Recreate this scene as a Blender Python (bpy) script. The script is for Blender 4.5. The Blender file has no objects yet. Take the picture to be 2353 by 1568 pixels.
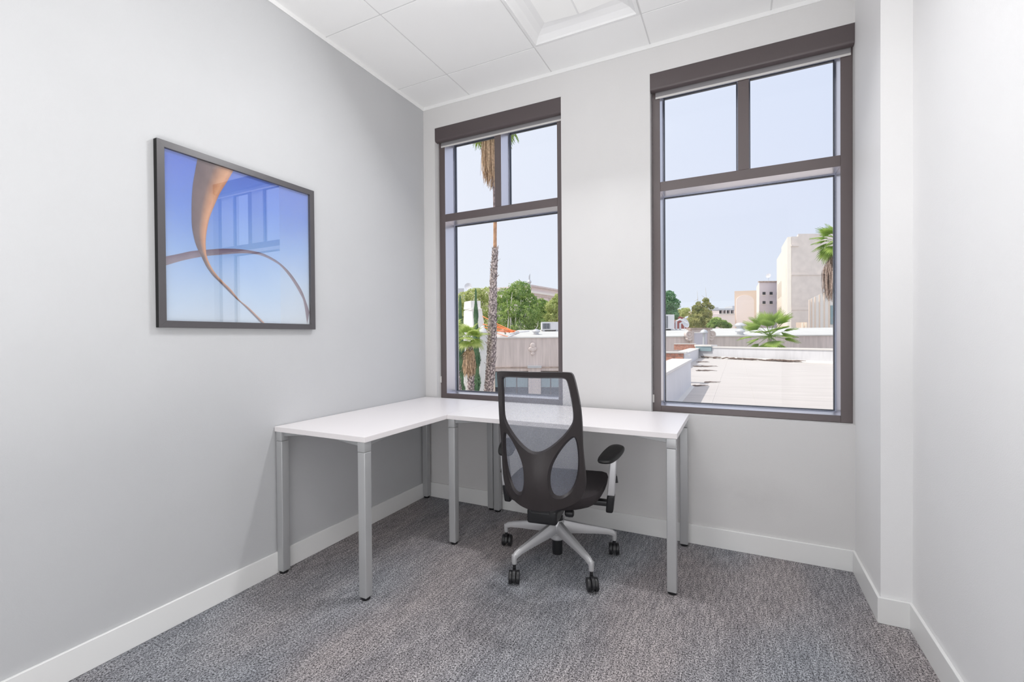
import bpy, bmesh, math, random
from mathutils import Vector, Matrix, noise
PI = math.pi
SC = bpy.context.scene
COL = SC.collection
random.seed(7)

# ------------------------------------------------------------------ camera
CAM = Vector((2.06492, -2.74676, 1.16845))
CR = Vector((0.89733431, 0.44128662, -0.00756712))
CU = Vector((0.00270429, 0.01164757, 0.99992851))
CF = Vector((-0.44134321, 0.89729062, -0.0092584))
cd = bpy.data.cameras.new('camera'); cam = bpy.data.objects.new('camera', cd); COL.objects.link(cam)
m = Matrix.Identity(4)
for i in range(3):
    m[i][0] = CR[i]; m[i][1] = CU[i]; m[i][2] = -CF[i]; m[i][3] = CAM[i]
cam.matrix_world = m
cd.sensor_width = 36; cd.lens = 1049.84 * 36 / 2353; cd.clip_start = 0.05; cd.clip_end = 3000
SC.camera = cam

# ------------------------------------------------------------------ world, sun, lamps, exposure
SC.view_settings.view_transform = 'Standard'
SC.view_settings.look = 'None'
SC.view_settings.gamma = 1.0
SC.view_settings.exposure = 0.0
SC.view_settings.use_curve_mapping = False
SUN_AZ = Vector((-0.88, -0.47, 0)).normalized(); SUN_EL = math.radians(57)
SUN_DIR = (SUN_AZ * math.cos(SUN_EL) + Vector((0, 0, math.sin(SUN_EL)))).normalized()
SUN_E = 2.7
FILL_E = 40.0        # added upward fill lamp behind the camera
LENS_E = 20.0
w = bpy.data.worlds.new('world'); SC.world = w; w.use_nodes = True
nt = w.node_tree; nt.nodes.clear()
tc = nt.nodes.new('ShaderNodeTexCoord'); sp = nt.nodes.new('ShaderNodeSeparateXYZ')
nt.links.new(tc.outputs['Generated'], sp.inputs[0])
rp = nt.nodes.new('ShaderNodeValToRGB'); nt.links.new(sp.outputs['Z'], rp.inputs[0])
rp.color_ramp.elements[0].position = 0.0; rp.color_ramp.elements[0].color = (0.80, 0.86, 0.96, 1)
rp.color_ramp.elements[1].position = 0.75; rp.color_ramp.elements[1].color = (0.50, 0.64, 0.97, 1)
e = rp.color_ramp.elements.new(0.25); e.color = (0.70, 0.765, 0.95, 1)
dp = nt.nodes.new('ShaderNodeVectorMath'); dp.operation = 'DOT_PRODUCT'
nt.links.new(tc.outputs['Generated'], dp.inputs[0]); dp.inputs[1].default_value = SUN_DIR
mr = nt.nodes.new('ShaderNodeMapRange'); nt.links.new(dp.outputs['Value'], mr.inputs[0])
mr.inputs[1].default_value = -0.25; mr.inputs[2].default_value = 0.9; mr.inputs[3].default_value = 0.0; mr.inputs[4].default_value = 0.8
mx = nt.nodes.new('ShaderNodeMix'); mx.data_type = 'RGBA'
nt.links.new(mr.outputs[0], mx.inputs[0]); nt.links.new(rp.outputs[0], mx.inputs[6]); mx.inputs[7].default_value = (1.15, 1.13, 1.08, 1)
bg = nt.nodes.new('ShaderNodeBackground'); nt.links.new(mx.outputs[2], bg.inputs[0]); bg.inputs[1].default_value = 1.0
wo = nt.nodes.new('ShaderNodeOutputWorld'); nt.links.new(bg.outputs[0], wo.inputs[0])

def lamp(name, kind, loc, energy, **kw):
    d = bpy.data.lights.new(name, kind); d.energy = energy
    o = bpy.data.objects.new(name, d); COL.objects.link(o); o.location = loc
    for k, v in kw.items():
        if k == 'rot': o.rotation_euler = v
        else: setattr(d, k, v)
    return o
BACK_E = 18.0
sun = lamp('sun', 'SUN', (0, 0, 30), SUN_E, angle=math.radians(0.6), color=(1.0, 0.95, 0.87))
sun.rotation_euler = (-SUN_DIR).to_track_quat('-Z', 'Y').to_euler()
# unseen fill lamps added behind the camera
# forward fill, added in front of the solid back wall
lamp('back_fill_light', 'AREA', (1.70, -3.92, 0.85), BACK_E, shape='RECTANGLE', size=1.8, size_y=1.6, rot=(PI / 2, 0, 0), color=(.97, 0.98, 1.0))
# added fill lamp shining up, to bounce off the white ceiling and walls
lamp('uplight_fill', 'AREA', (1.85, -3.0, 0.2), FILL_E, shape='RECTANGLE', size=1.2, size_y=0.7, spread=math.radians(150), rot=(PI, 0, 0), color=(1.0, 0.985, 0.96))

# ------------------------------------------------------------------ materials
def mat(name, col, rough=0.6, metal=0.0, spec=None, noise_amt=0.0, scale=8.0, bump=0.0, bscale=200.0, stretch=(1, 1, 1), coat=0.0, col2=None, detail=4.0, hard=None):
    M = bpy.data.materials.new(name); M.use_nodes = True
    n = M.node_tree; b = n.nodes['Principled BSDF']
    b.inputs['Base Color'].default_value = (*col, 1); b.inputs['Roughness'].default_value = rough
    b.inputs['Metallic'].default_value = metal
    if spec is not None: b.inputs['Specular IOR Level'].default_value = spec
    if coat: b.inputs['Coat Weight'].default_value = coat; b.inputs['Coat Roughness'].default_value = 0.08
    t = n.nodes.new('ShaderNodeTexCoord'); mp = n.nodes.new('ShaderNodeMapping'); mp.inputs['Scale'].default_value = stretch
    n.links.new(t.outputs['Object'], mp.inputs[0])
    if noise_amt or col2:
        nz = n.nodes.new('ShaderNodeTexNoise'); nz.inputs['Scale'].default_value = scale; nz.inputs['Detail'].default_value = detail
        n.links.new(mp.outputs[0], nz.inputs['Vector'])
        r = n.nodes.new('ShaderNodeValToRGB'); n.links.new(nz.outputs['Fac'], r.inputs[0])
        a, c = (0.32, 0.68) if hard is None else hard
        r.color_ramp.elements[0].position = a; r.color_ramp.elements[1].position = c
        c2 = col2 if col2 else tuple(max(0, x * (1 - noise_amt)) for x in col)
        c1 = col if col2 else tuple(x * (1 + noise_amt * .6) for x in col)
        r.color_ramp.elements[0].color = (*c2, 1); r.color_ramp.elements[1].color = (*c1, 1)
        n.links.new(r.outputs[0], b.inputs['Base Color'])
    if bump:
        nb = n.nodes.new('ShaderNodeTexNoise'); nb.inputs['Scale'].default_value = bscale; nb.inputs['Detail'].default_value = 3
        n.links.new(mp.outputs[0], nb.inputs['Vector'])
        bp = n.nodes.new('ShaderNodeBump'); bp.inputs['Strength'].default_value = bump; bp.inputs['Distance'].default_value = 0.004
        n.links.new(nb.outputs['Fac'], bp.inputs['Height']); n.links.new(bp.outputs[0], b.inputs['Normal'])
    return M

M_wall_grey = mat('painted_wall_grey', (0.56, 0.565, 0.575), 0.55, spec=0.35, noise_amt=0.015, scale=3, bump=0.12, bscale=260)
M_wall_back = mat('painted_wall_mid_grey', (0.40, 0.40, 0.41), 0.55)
M_wall_front = mat('painted_wall_white_dimmed', (0.73, 0.72, 0.715), 0.55, spec=0.3, noise_amt=0.01, scale=3, bump=0.12, bscale=260)  # same white paint, darkened: the wall's weaker light is put into its colour
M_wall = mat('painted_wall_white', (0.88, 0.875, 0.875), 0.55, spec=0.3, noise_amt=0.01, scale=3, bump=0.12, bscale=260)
M_trim = mat('trim_white', (0.86, 0.86, 0.85), 0.35)
M_ceil = mat('ceiling_tile_white', (0.92, 0.92, 0.915), 0.9, spec=0.1, bump=0.1, bscale=400)
M_grid = mat('ceiling_grid_white', (0.70, 0.70, 0.70), 0.5)
M_desk = mat('laminate_white', (0.90, 0.86, 0.86), 0.33, spec=0.45)
M_leg = mat('powder_silver', (0.50, 0.505, 0.51), 0.38, metal=0.35, bump=0.05, bscale=900)
M_leg2 = mat('powder_silver_bracket', (0.40, 0.405, 0.41), 0.4, metal=0.3)
M_black = mat('black_plastic', (0.015, 0.015, 0.017), 0.38)
M_frame = mat('window_bronze', (0.105, 0.080, 0.080), 0.34, metal=0.0, spec=0.9, bump=0.02, bscale=500)
M_return = mat('window_return_satin', (0.72, 0.70, 0.74), 0.32, metal=0.9)
M_gasket = mat('window_gasket', (0.03, 0.035, 0.05), 0.3, spec=0.6)
M_bead = mat('glazing_bead', (0.25, 0.27, 0.33), 0.3, metal=0.7)
M_valance = mat('valance_bronze', (0.085, 0.066, 0.068), 0.42, spec=0.6)
M_shade = mat('shade_cloth', (0.30, 0.29, 0.30), 0.75)
M_hem = mat('shade_hem', (0.72, 0.70, 0.68), 0.6)
M_chain = mat('bead_chain', (0.45, 0.45, 0.46), 0.35, metal=0.5)
M_cshell = mat('chair_frame_plastic', (0.036, 0.030, 0.031), 0.42, spec=0.45, bump=0.06, bscale=1200)
M_cfab = mat('chair_fabric_black', (0.030, 0.024, 0.026), 0.9, noise_amt=0.3, scale=500, bump=0.3, bscale=900)
M_pad = mat('arm_pad_black', (0.02, 0.02, 0.02), 0.42, bump=0.06, bscale=900)
M_alu = mat('chair_silver', (0.60, 0.60, 0.61), 0.33, metal=0.45)
M_pframe = mat('picture_frame_black', (0.075, 0.07, 0.075), 0.33, spec=0.7)
M_pside = mat('picture_frame_side', (0.008, 0.008, 0.008), 0.8)

def mat_carpet():
    M = bpy.data.materials.new('carpet'); M.use_nodes = True; n = M.node_tree; b = n.nodes['Principled BSDF']
    b.inputs['Roughness'].default_value = 0.95; b.inputs['Specular IOR Level'].default_value = 0.1
    t = n.nodes.new('ShaderNodeTexCoord')
    def nz(scale, st, det=2.0, rough=.5):
        mp = n.nodes.new('ShaderNodeMapping'); mp.inputs['Scale'].default_value = st
        n.links.new(t.outputs['Object'], mp.inputs[0])
        q = n.nodes.new('ShaderNodeTexNoise'); q.inputs['Scale'].default_value = scale; q.inputs['Detail'].default_value = det; q.inputs['Roughness'].default_value = rough
        n.links.new(mp.outputs[0], q.inputs['Vector']); return q.outputs['Fac']
    def ramp(v, a, c, ca, cb):
        r = n.nodes.new('ShaderNodeValToRGB'); n.links.new(v, r.inputs[0])
        r.color_ramp.elements[0].position = a; r.color_ramp.elements[1].position = c
        r.color_ramp.elements[0].color = (*ca, 1); r.color_ramp.elements[1].color = (*cb, 1); return r.outputs[0]
    def mixc(f, a, bb, mode='MIX'):
        x = n.nodes.new('ShaderNodeMix'); x.data_type = 'RGBA'; x.blend_type = mode
        if isinstance(f, float): x.inputs[0].default_value = f
        else: n.links.new(f, x.inputs[0])
        n.links.new(a, x.inputs[6]); n.links.new(bb, x.inputs[7]); return x.outputs[2]
    speck = ramp(nz(210, (1, .7, 1), 3.0, .8), .39, .62, (0.030, 0.031, 0.034), (0.60, 0.60, 0.62))
    streak = ramp(nz(90, (1, .13, 1), 2.0), .36, .66, (0.74, 0.74, 0.75), (1.15, 1.14, 1.14))
    bands = ramp(nz(7, (1, .22, 1), 2.0), .35, .65, (0.88, 0.88, 0.89), (1.08, 1.07, 1.06))
    tint = ramp(nz(1.6, (1, .5, 1), 1.0), .42, .62, (0.94, 0.97, 1.0), (1.06, 0.98, 0.95))
    c = mixc(1.0, speck, streak, 'MULTIPLY'); c = mixc(1.0, c, bands, 'MULTIPLY'); c = mixc(1.0, c, tint, 'MULTIPLY')
    n.links.new(c, b.inputs['Base Color'])
    bp = n.nodes.new('ShaderNodeBump'); bp.inputs['Strength'].default_value = 0.6; bp.inputs['Distance'].default_value = 0.003
    n.links.new(nz(260, (1, 1, 1), 2.0), bp.inputs['Height']); n.links.new(bp.outputs[0], b.inputs['Normal'])
    return M
M_carpet = mat_carpet()

def mat_mix_transparent(name, col, opacity, glossy=None, transl=0.0):
    M = bpy.data.materials.new(name); M.use_nodes = True; n = M.node_tree; n.nodes.clear()
    out = n.nodes.new('ShaderNodeOutputMaterial'); tr = n.nodes.new('ShaderNodeBsdfTransparent')
    mxs = n.nodes.new('ShaderNodeMixShader'); n.links.new(tr.outputs[0], mxs.inputs[1]); n.links.new(mxs.outputs[0], out.inputs[0])
    if glossy is not None:          # clear pane: fresnel reflection over full transmission
        tr.inputs[0].default_value = (*col, 1)
        g = n.nodes.new('ShaderNodeBsdfGlossy'); g.inputs['Roughness'].default_value = glossy
        f = n.nodes.new('ShaderNodeFresnel'); ge = n.nodes.new('ShaderNodeNewGeometry'); rg = n.nodes.new('ShaderNodeMapRange')
        rg.inputs[3].default_value = opacity; rg.inputs[4].default_value = 1 / opacity     # same reflectance from both sides of the thin pane
        n.links.new(ge.outputs['Backfacing'], rg.inputs[0]); n.links.new(rg.outputs[0], f.inputs['IOR'])
        n.links.new(f.outputs[0], mxs.inputs[0]); n.links.new(g.outputs[0], mxs.inputs[2])
    else:
        d = n.nodes.new('ShaderNodeBsdfDiffuse'); d.inputs[0].default_value = (*col, 1)
        t2 = n.nodes.new('ShaderNodeBsdfTranslucent'); t2.inputs[0].default_value = (*col, 1)
        ms = n.nodes.new('ShaderNodeMixShader'); ms.inputs[0].default_value = transl
        n.links.new(d.outputs[0], ms.inputs[1]); n.links.new(t2.outputs[0], ms.inputs[2])
        t = n.nodes.new('ShaderNodeTexCoord'); wv = n.nodes.new('ShaderNodeTexNoise'); wv.inputs['Scale'].default_value = 700
        n.links.new(t.outputs['Object'], wv.inputs['Vector'])
        r = n.nodes.new('ShaderNodeMapRange'); n.links.new(wv.outputs['Fac'], r.inputs[0])
        r.inputs[1].default_value = .3; r.inputs[2].default_value = .7; r.inputs[3].default_value = opacity - .12; r.inputs[4].default_value = opacity + .12
        n.links.new(r.outputs[0], mxs.inputs[0]); n.links.new(ms.outputs[0], mxs.inputs[2])
    return M
M_glass = mat_mix_transparent('window_glass', (0.985, 0.99, 0.99), 1.2, 0.0)   # coated low-reflectance glazing
M_pglass = mat_mix_transparent('picture_glass', (1, 1, 1), 2.3, 0.01)
M_mesh = mat_mix_transparent('chair_mesh_fabric', (0.50, 0.53, 0.62), 0.39, None, 0.5)

# ------------------------------------------------------------------ mesh helpers
class MB:
    def __init__(s): s.v = []; s.f = []
    def add(s, vs, fs):
        k = len(s.v); s.v += [tuple(x) for x in vs]; s.f += [tuple(i + k for i in f) for f in fs]; return s
    def box(s, a, b, M=None):
        x0, y0, z0 = a; x1, y1, z1 = b
        vs = [Vector(p) for p in ((x0, y0, z0), (x1, y0, z0), (x1, y1, z0), (x0, y1, z0), (x0, y0, z1), (x1, y0, z1), (x1, y1, z1), (x0, y1, z1))]
        if M is not None: vs = [M @ v for v in vs]
        return s.add(vs, [(0, 3, 2, 1), (4, 5, 6, 7), (0, 1, 5, 4), (1, 2, 6, 5), (2, 3, 7, 6), (3, 0, 4, 7)])
    def prism(s, pts, z0, z1):
        n = len(pts)
        zz0 = z0 if isinstance(z0, (list, tuple)) else [z0] * n
        zz1 = z1 if isinstance(z1, (list, tuple)) else [z1] * n
        vs = [(p[0], p[1], a) for p, a in zip(pts, zz0)] + [(p[0], p[1], a) for p, a in zip(pts, zz1)]
        return s.add(vs, [tuple(range(n))[::-1], tuple(range(n, 2 * n))] + [(i, (i + 1) % n, n + (i + 1) % n, n + i) for i in range(n)])
    def tube(s, pts, r, n=10, cap=True):
        pts = [Vector(p) for p in pts]; rs = r if isinstance(r, (list, tuple)) else [r] * len(pts)
        rings = []
        up = None
        for i, p in enumerate(pts):
            d = (pts[min(i + 1, len(pts) - 1)] - pts[max(i - 1, 0)]).normalized()
            if up is None: up = d.orthogonal().normalized()
            up = (up - d * up.dot(d)).normalized(); sd = d.cross(up)
            rings.append([p + (up * math.cos(2 * PI * k / n) + sd * math.sin(2 * PI * k / n)) * rs[i] for k in range(n)])
        vs = [v for q in rings for v in q]; fs = []
        for i in range(len(pts) - 1):
            for k in range(n): fs.append((i * n + k, i * n + (k + 1) % n, (i + 1) * n + (k + 1) % n, (i + 1) * n + k))
        if cap: fs.append(tuple(range(n))[::-1]); fs.append(tuple(range((len(pts) - 1) * n, len(pts) * n)))
        return s.add(vs, fs)
    def lathe(s, prof, c=(0, 0, 0), n=20, M=None):
        vs = []; fs = []
        for r, z in prof:
            for k in range(n):
                v = Vector((r * math.cos(2 * PI * k / n), r * math.sin(2 * PI * k / n), z))
                if M is not None: v = M @ v
                vs.append(v + Vector(c))
        for i in range(len(prof) - 1):
            for k in range(n): fs.append((i * n + k, i * n + (k + 1) % n, (i + 1) * n + (k + 1) % n, (i + 1) * n + k))
        if prof[0][0] > 1e-5: fs.append(tuple(range(n))[::-1])
        if prof[-1][0] > 1e-5: fs.append(tuple(range((len(prof) - 1) * n, len(prof) * n)))
        return s.add(vs, fs)
    def obj(s, name, M, parent=None, bevel=0.0, seg=2, smooth=False, loc=None):
        me = bpy.data.meshes.new(name); me.from_pydata(s.v, [], s.f)
        bm = bmesh.new(); bm.from_mesh(me)
        bmesh.ops.recalc_face_normals(bm, faces=bm.faces)
        if bevel:
            ed = [e for e in bm.edges if len(e.link_faces) == 2 and e.calc_face_angle(0) > 0.6]
            bmesh.ops.bevel(bm, geom=ed, offset=bevel, segments=seg, profile=0.6, affect='EDGES', clamp_overlap=True)
        bm.to_mesh(me); bm.free()
        if smooth:
            me.shade_smooth()
            me.set_sharp_from_angle(angle=math.radians(38))
        me.materials.append(M)
        o = bpy.data.objects.new(name, me); COL.objects.link(o)
        if parent is not None: o.parent = parent
        if loc is not None: o.location = loc
        return o
def tag(o, label=None, cat=None, group=None, kind=None):
    for k, v in (('label', label), ('category', cat), ('group', group), ('kind', kind)):
        if v: o[k] = v
    return o
def empty(name, loc=(0, 0, 0), rz=0, **kw):
    o = bpy.data.objects.new(name, None); COL.objects.link(o); o.location = loc; o.rotation_euler = (0, 0, rz); o.empty_display_size = .1
    tag(o, **kw); return o
def boxo(name, a, b, M, parent=None, bevel=0.0, **kw):
    o = MB().box(a, b).obj(name, M, parent, bevel); tag(o, **kw); return o
def copy(o, parent=None):
    c = o.copy(); COL.objects.link(c); c.parent = parent
    for ch in list(o.children): copy(ch, c)
    return c
def wall_cells(xs, zs, holes, y0, y1):
    """one connected wall slab in the X/Z plane with rectangular holes"""
    bm = bmesh.new(); V = {}
    def v(i, j, y):
        k = (i, j, y)
        if k not in V: V[k] = bm.verts.new((xs[i], y, zs[j]))
        return V[k]
    solid = {(i, j) for i in range(len(xs) - 1) for j in range(len(zs) - 1)} - set(holes)
    for i, j in solid:
        bm.faces.new((v(i, j, y0), v(i + 1, j, y0), v(i + 1, j + 1, y0), v(i, j + 1, y0)))
        bm.faces.new((v(i, j, y1), v(i, j + 1, y1), v(i + 1, j + 1, y1), v(i + 1, j, y1)))
        for di, dj, a, b in ((-1, 0, (i, j), (i, j + 1)), (1, 0, (i + 1, j), (i + 1, j + 1)), (0, -1, (i, j), (i + 1, j)), (0, 1, (i, j + 1), (i + 1, j + 1))):
            if (i + di, j + dj) not in solid:
                bm.faces.new((v(*a, y0), v(*b, y0), v(*b, y1), v(*a, y1)))
    bmesh.ops.recalc_face_normals(bm, faces=bm.faces)
    return bm

# ------------------------------------------------------------------ room dimensions
W1, W2, DST, H, HC = 2.5853, 2.6863, 0.4384, 2.8321, 2.8541
REC, GD = 0.0514, 0.1361
SILL, WT, WTB = 0.721, 2.6857, 2.5863
TR0, TR1, BI = 2.0143, 2.0695, 0.7575
BACK = -4.0; BH = 0.1047; WY = 0.26

tag(MB().prism([(-.15, BACK - .15), (W2 + .15, BACK - .15), (W2 + .15, WY), (-.15, WY)], -0.12, 0.0).obj('floor', M_carpet), kind='structure')
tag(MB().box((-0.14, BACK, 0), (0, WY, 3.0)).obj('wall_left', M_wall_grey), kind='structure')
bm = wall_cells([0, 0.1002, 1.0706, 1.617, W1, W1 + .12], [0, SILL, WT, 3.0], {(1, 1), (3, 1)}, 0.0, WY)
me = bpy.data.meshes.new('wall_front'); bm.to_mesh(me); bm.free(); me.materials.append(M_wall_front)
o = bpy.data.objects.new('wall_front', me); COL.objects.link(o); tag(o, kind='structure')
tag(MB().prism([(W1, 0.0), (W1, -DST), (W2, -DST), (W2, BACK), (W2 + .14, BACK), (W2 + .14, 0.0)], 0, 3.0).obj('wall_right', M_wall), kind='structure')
tag(MB().box((-.14, BACK - .14, 0), (W2 + .14, BACK, 3.0)).obj('wall_back', M_wall_back), kind='structure')

# grey rub mark low on the wall right of the desk (a stain in the paint)
_n = M_wall_front.node_tree; _b = _n.nodes['Principled BSDF']; _t = _n.nodes.new('ShaderNodeTexCoord')
_mp = _n.nodes.new('ShaderNodeMapping'); _mp.inputs['Location'].default_value = (-2.12 * 3.2, 0, -.30 * 7); _mp.inputs['Scale'].default_value = (3.2, 0, 7); _n.links.new(_t.outputs['Object'], _mp.inputs[0])
_l = _n.nodes.new('ShaderNodeVectorMath'); _l.operation = 'LENGTH'; _n.links.new(_mp.outputs[0], _l.inputs[0])
_z = _n.nodes.new('ShaderNodeTexNoise'); _z.inputs['Scale'].default_value = 14; _z.inputs['Detail'].default_value = 6; _n.links.new(_t.outputs['Object'], _z.inputs[0])
_r = _n.nodes.new('ShaderNodeMapRange'); _n.links.new(_l.outputs['Value'], _r.inputs[0]); _r.inputs[1].default_value = 0; _r.inputs[2].default_value = 1; _r.inputs[3].default_value = .24; _r.inputs[4].default_value = 0
_m = _n.nodes.new('ShaderNodeMath'); _m.operation = 'MULTIPLY'; _n.links.new(_r.outputs[0], _m.inputs[0]); _n.links.new(_z.outputs['Fac'], _m.inputs[1])
_x = _n.nodes.new('ShaderNodeMix'); _x.data_type = 'RGBA'; _n.links.new(_m.outputs[0], _x.inputs[0]); _src = _b.inputs['Base Color'].links[0].from_socket
_n.links.new(_src, _x.inputs[6]); _x.inputs[7].default_value = (.30, .28, .27, 1); _n.links.new(_x.outputs[2], _b.inputs['Base Color'])

# baseboards
def baseboard(name, pts, t=0.012):
    """profile along a wall line (inner side to the left of the travel direction is outward)"""
    m_ = MB()
    m_.prism(pts, 0.0, BH)
    tag(m_.obj(name, M_trim, bevel=0.0015, seg=1), kind='structure')
T = 0.012
baseboard('baseboard_left', [(0.0004, BACK), (T, BACK), (T, -T), (0.0004, -0.0004)])
baseboard('baseboard_front', [(0.0004, -0.0004), (T, -T), (W1 - T, -T), (W1 - .0004, -.0004)])
baseboard('baseboard_right', [(W1 - .0004, -.0004), (W1 - T, -T), (W1 - T, -DST - T), (W2 - T, -DST - T), (W2 - T, BACK), (W2 - .0004, BACK), (W2 - .0004, -DST - .0004), (W1 - .0004, -DST - .0004)])

# ------------------------------------------------------------------ ceiling: deck, grid, tiles
TS = 0.6096; GX = 0.4004; GY = -0.2803
ceil = tag(MB().box((-.14, BACK - .14, HC + 0.06), (W2 + .14, WY, HC + 0.16)).obj('ceiling', M_grid), kind='structure')
xl = [0.0] + [GX + TS * k for k in range(4)] + [W2]
yl = [0.0] + [GY - TS * k for k in range(7)] + [BACK]
g = MB()
for x in xl[1:-1]: g.box((x - 0.0072, BACK, HC + .002), (x + 0.0072, 0, HC + .0195))
gb = g.obj('grid_runner', M_grid, ceil); tag(gb, kind='stuff')
g = MB()
for y in yl[1:-1]: g.box((0, y - 0.0072, HC + .0025), (W2, y + 0.0072, HC + .019))
tag(g.obj('grid_cross_tee', M_grid, ceil), kind='stuff')
for i in range(len(xl) - 1):
    for j in range(len(yl) - 1):
        if i == 2 and j in (1, 4): continue          # the light fitting and the added fill fitting
        x0, x1 = xl[i], xl[i + 1]; y1, y0 = yl[j], yl[j + 1]
        gx = 0.0035
        a = x0 + (gx if i else 0.0006); b = x1 - (gx if i < len(xl) - 2 else 0.0006)
        c = y0 + (gx if j < len(yl) - 2 else 0.0006); d = y1 - (gx if j else 0.0006)
        if j == 0 and i >= len(xl) - 2: pass
        if b > a and d > c:
            MB().box((a, c, HC), (b, d, HC + .016)).obj('ceiling_tile', M_ceil, ceil, bevel=0.0012, seg=1)
# wall angle where ceiling meets walls
def wall_angle(name, pts): tag(MB().prism(pts, H, HC + .001).obj(name, M_ceil, bevel=.001, seg=1), kind='structure')
A = 0.006
wall_angle('trim_2', [(0.0003, BACK), (A, BACK), (A, -A), (0.0003, -.0003)])
wall_angle('trim_3', [(0.0003, -.0003), (A, -A), (W1 - A, -A), (W1 - .0003, -.0003)])
wall_angle('trim_4', [(W1 - .0003, -.0003), (W1 - A, -A), (W1 - A, -DST - A), (W2 - A, -DST - A), (W2 - A, BACK), (W2 - .0003, BACK), (W2 - .0003, -DST - .0003), (W1 - .0003, -DST - .0003)])

# ceiling light fitting
M_lens = bpy.data.materials.new('light_lens'); M_lens.use_nodes = True
b_ = M_lens.node_tree.nodes['Principled BSDF']; b_.inputs['Base Color'].default_value = (.86, .86, .85, 1); b_.inputs['Roughness'].default_value = .5
b_.inputs['Emission Color'].default_value = (1, .99, .97, 1); b_.inputs['Emission Strength'].default_value = 0.10
M_tray = mat('light_tray_enamel', (0.85, 0.85, 0.85), 0.35, spec=0.5)
def troffer(cx, cy, label, watts, tilt):
    t = empty('ceiling_light', (cx, cy, HC), label=label, cat='light')
    s = TS / 2 - 0.004
    f = MB()
    def ring(a, za, b, zb):
        vs = [(-a, -a, za), (a, -a, za), (a, a, za), (-a, a, za), (-b, -b, zb), (b, -b, zb), (b, b, zb), (-b, b, zb)]
        f.add(vs, [(0, 1, 5, 4), (1, 2, 6, 5), (2, 3, 7, 6), (3, 0, 4, 7)])
    ring(s, 0.016, s, -0.004); ring(s, -0.004, s - .016, -0.005); ring(s - .016, -0.005, s - .022, 0.004)
    f.obj('frame', M_tray, t)
    r = MB(); f = r
    prof = [(s - .022, .004), (s - .045, .024), (s - .075, .037), (s - .105, .043)]
    for (a, za), (b, zb) in zip(prof, prof[1:]): ring(a, za, b, zb)
    ro = r.obj('reflector', M_tray, t); 
    q = s - .105
    MB().add([(-q, -q, .043), (-.004, -q, .030), (-.004, q, .030), (-q, q, .043)], [(0, 1, 2, 3)]).obj('lens', M_lens, t)
    MB().add([(.004, -q, .030), (q, -q, .043), (q, q, .043), (.004, q, .030)], [(0, 1, 2, 3)]).obj('lens', M_lens, t)
    MB().box((-.004, -q, .026), (.004, q, .046)).obj('centre_rib', M_tray, t)
    lp = lamp('ceiling_light_lamp', 'AREA', (cx, cy - .02, HC - .055), watts, shape='RECTANGLE', size=.45, size_y=.10, rot=(math.radians(-tilt), 0, 0), spread=math.radians(165), color=(.98, .985, 1.0))
    return t
troffer(GX + TS * 1.5, GY - TS * .5, 'square recessed white ceiling light fitting above the two windows', LENS_E, 40)
troffer(GX + TS * 1.5, GY - TS * 3.5, 'added unseen square ceiling fill light at the back of the room', LENS_E * .25, 0)  # unseen fitting, added to brighten the side walls

# ------------------------------------------------------------------ windows
def window(name, x0, x1, a, b, m0, m1):
    """x0..x1 opening, a..b clear width between jamb faces, m0..m1 upper mullion"""
    wn = empty(name, ((x0 + x1) / 2, REC, SILL), kind='structure')
    ox, oy, oz = wn.location
    def B(n_, p, q, M=M_frame, par=wn, bev=0.0012):
        return MB().box((p[0] - ox, p[1] - oy, p[2] - oz), (q[0] - ox, q[1] - oy, q[2] - oz)).obj(n_, M, par, bevel=bev, seg=1)
    def BR(*a, **k):       # frame member: bronze face, satin returns towards the glass
        o = B(*a, **k); o.data.materials.append(M_return)
        for p_ in o.data.polygons:
            if abs(p_.normal.y) < .5: p_.material_index = 1
        return o
    top = WT - .001; Y0, Y1 = REC, REC + GD + .03; yg = REC + GD
    BR('jamb', (x0 + .0005, Y0, SILL + .001), (a, Y1, top)); BR('jamb', (b, Y0, SILL + .001), (x1 - .0005, Y1, top))
    BR('bottom_rail', (a, Y0, SILL + .001), (b, Y1, BI)); BR('head_rail', (a, Y0, 2.62), (b, Y1, top))
    BR('transom', (a, Y0, TR0), (b, Y1, TR1)); BR('mullion', (m0, Y0, TR1), (m1, Y1, 2.62))
    for (p, q, r, s_) in ((a, b, BI, TR0), (a, m0, TR1, 2.62), (m1, b, TR1, 2.62)):
        gl = B('pane', (p + .004, yg, r + .004), (q - .004, yg + .004, s_ - .004), M_glass, bev=0)
        # glazing bead: dark gasket with a bright metal stop in front
        k = MB(); t1 = .008; t2 = .0075
        for (M, yy0, yy1, w0, w1) in ((M_gasket, yg - .006, yg + .010, 0, .009), (M_bead, yg - .016, yg - .0065, 0, .0055)):
            k = MB(); e = .0002
            P = [(p + e, r + e), (q - e, r + e), (q - e, s_ - e), (p + e, s_ - e)]; Q = [(p + w1, r + w1), (q - w1, r + w1), (q - w1, s_ - w1), (p + w1, s_ - w1)]
            vs = [(x - ox, yy - oy, z - oz) for yy in (yy0, yy1) for L in (P, Q) for x, z in L]
            fs = []
            for i in range(4):
                j = (i + 1) % 4
                fs += [(i, j, 4 + j, 4 + i), (8 + i, 12 + i, 12 + j, 8 + j), (4 + i, 4 + j, 12 + j, 12 + i), (i, 8 + i, 8 + j, j)]
            k.add(vs, fs).obj('gasket' if M is M_gasket else 'glazing_bead', M, wn)
    return wn
window('window_1', 0.1002, 1.0706, 0.1514, 1.0236, 0.565, 0.6143)
window('window_2', 1.617, W1, 1.6648, 2.535, 2.0742, 2.1282)

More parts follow.
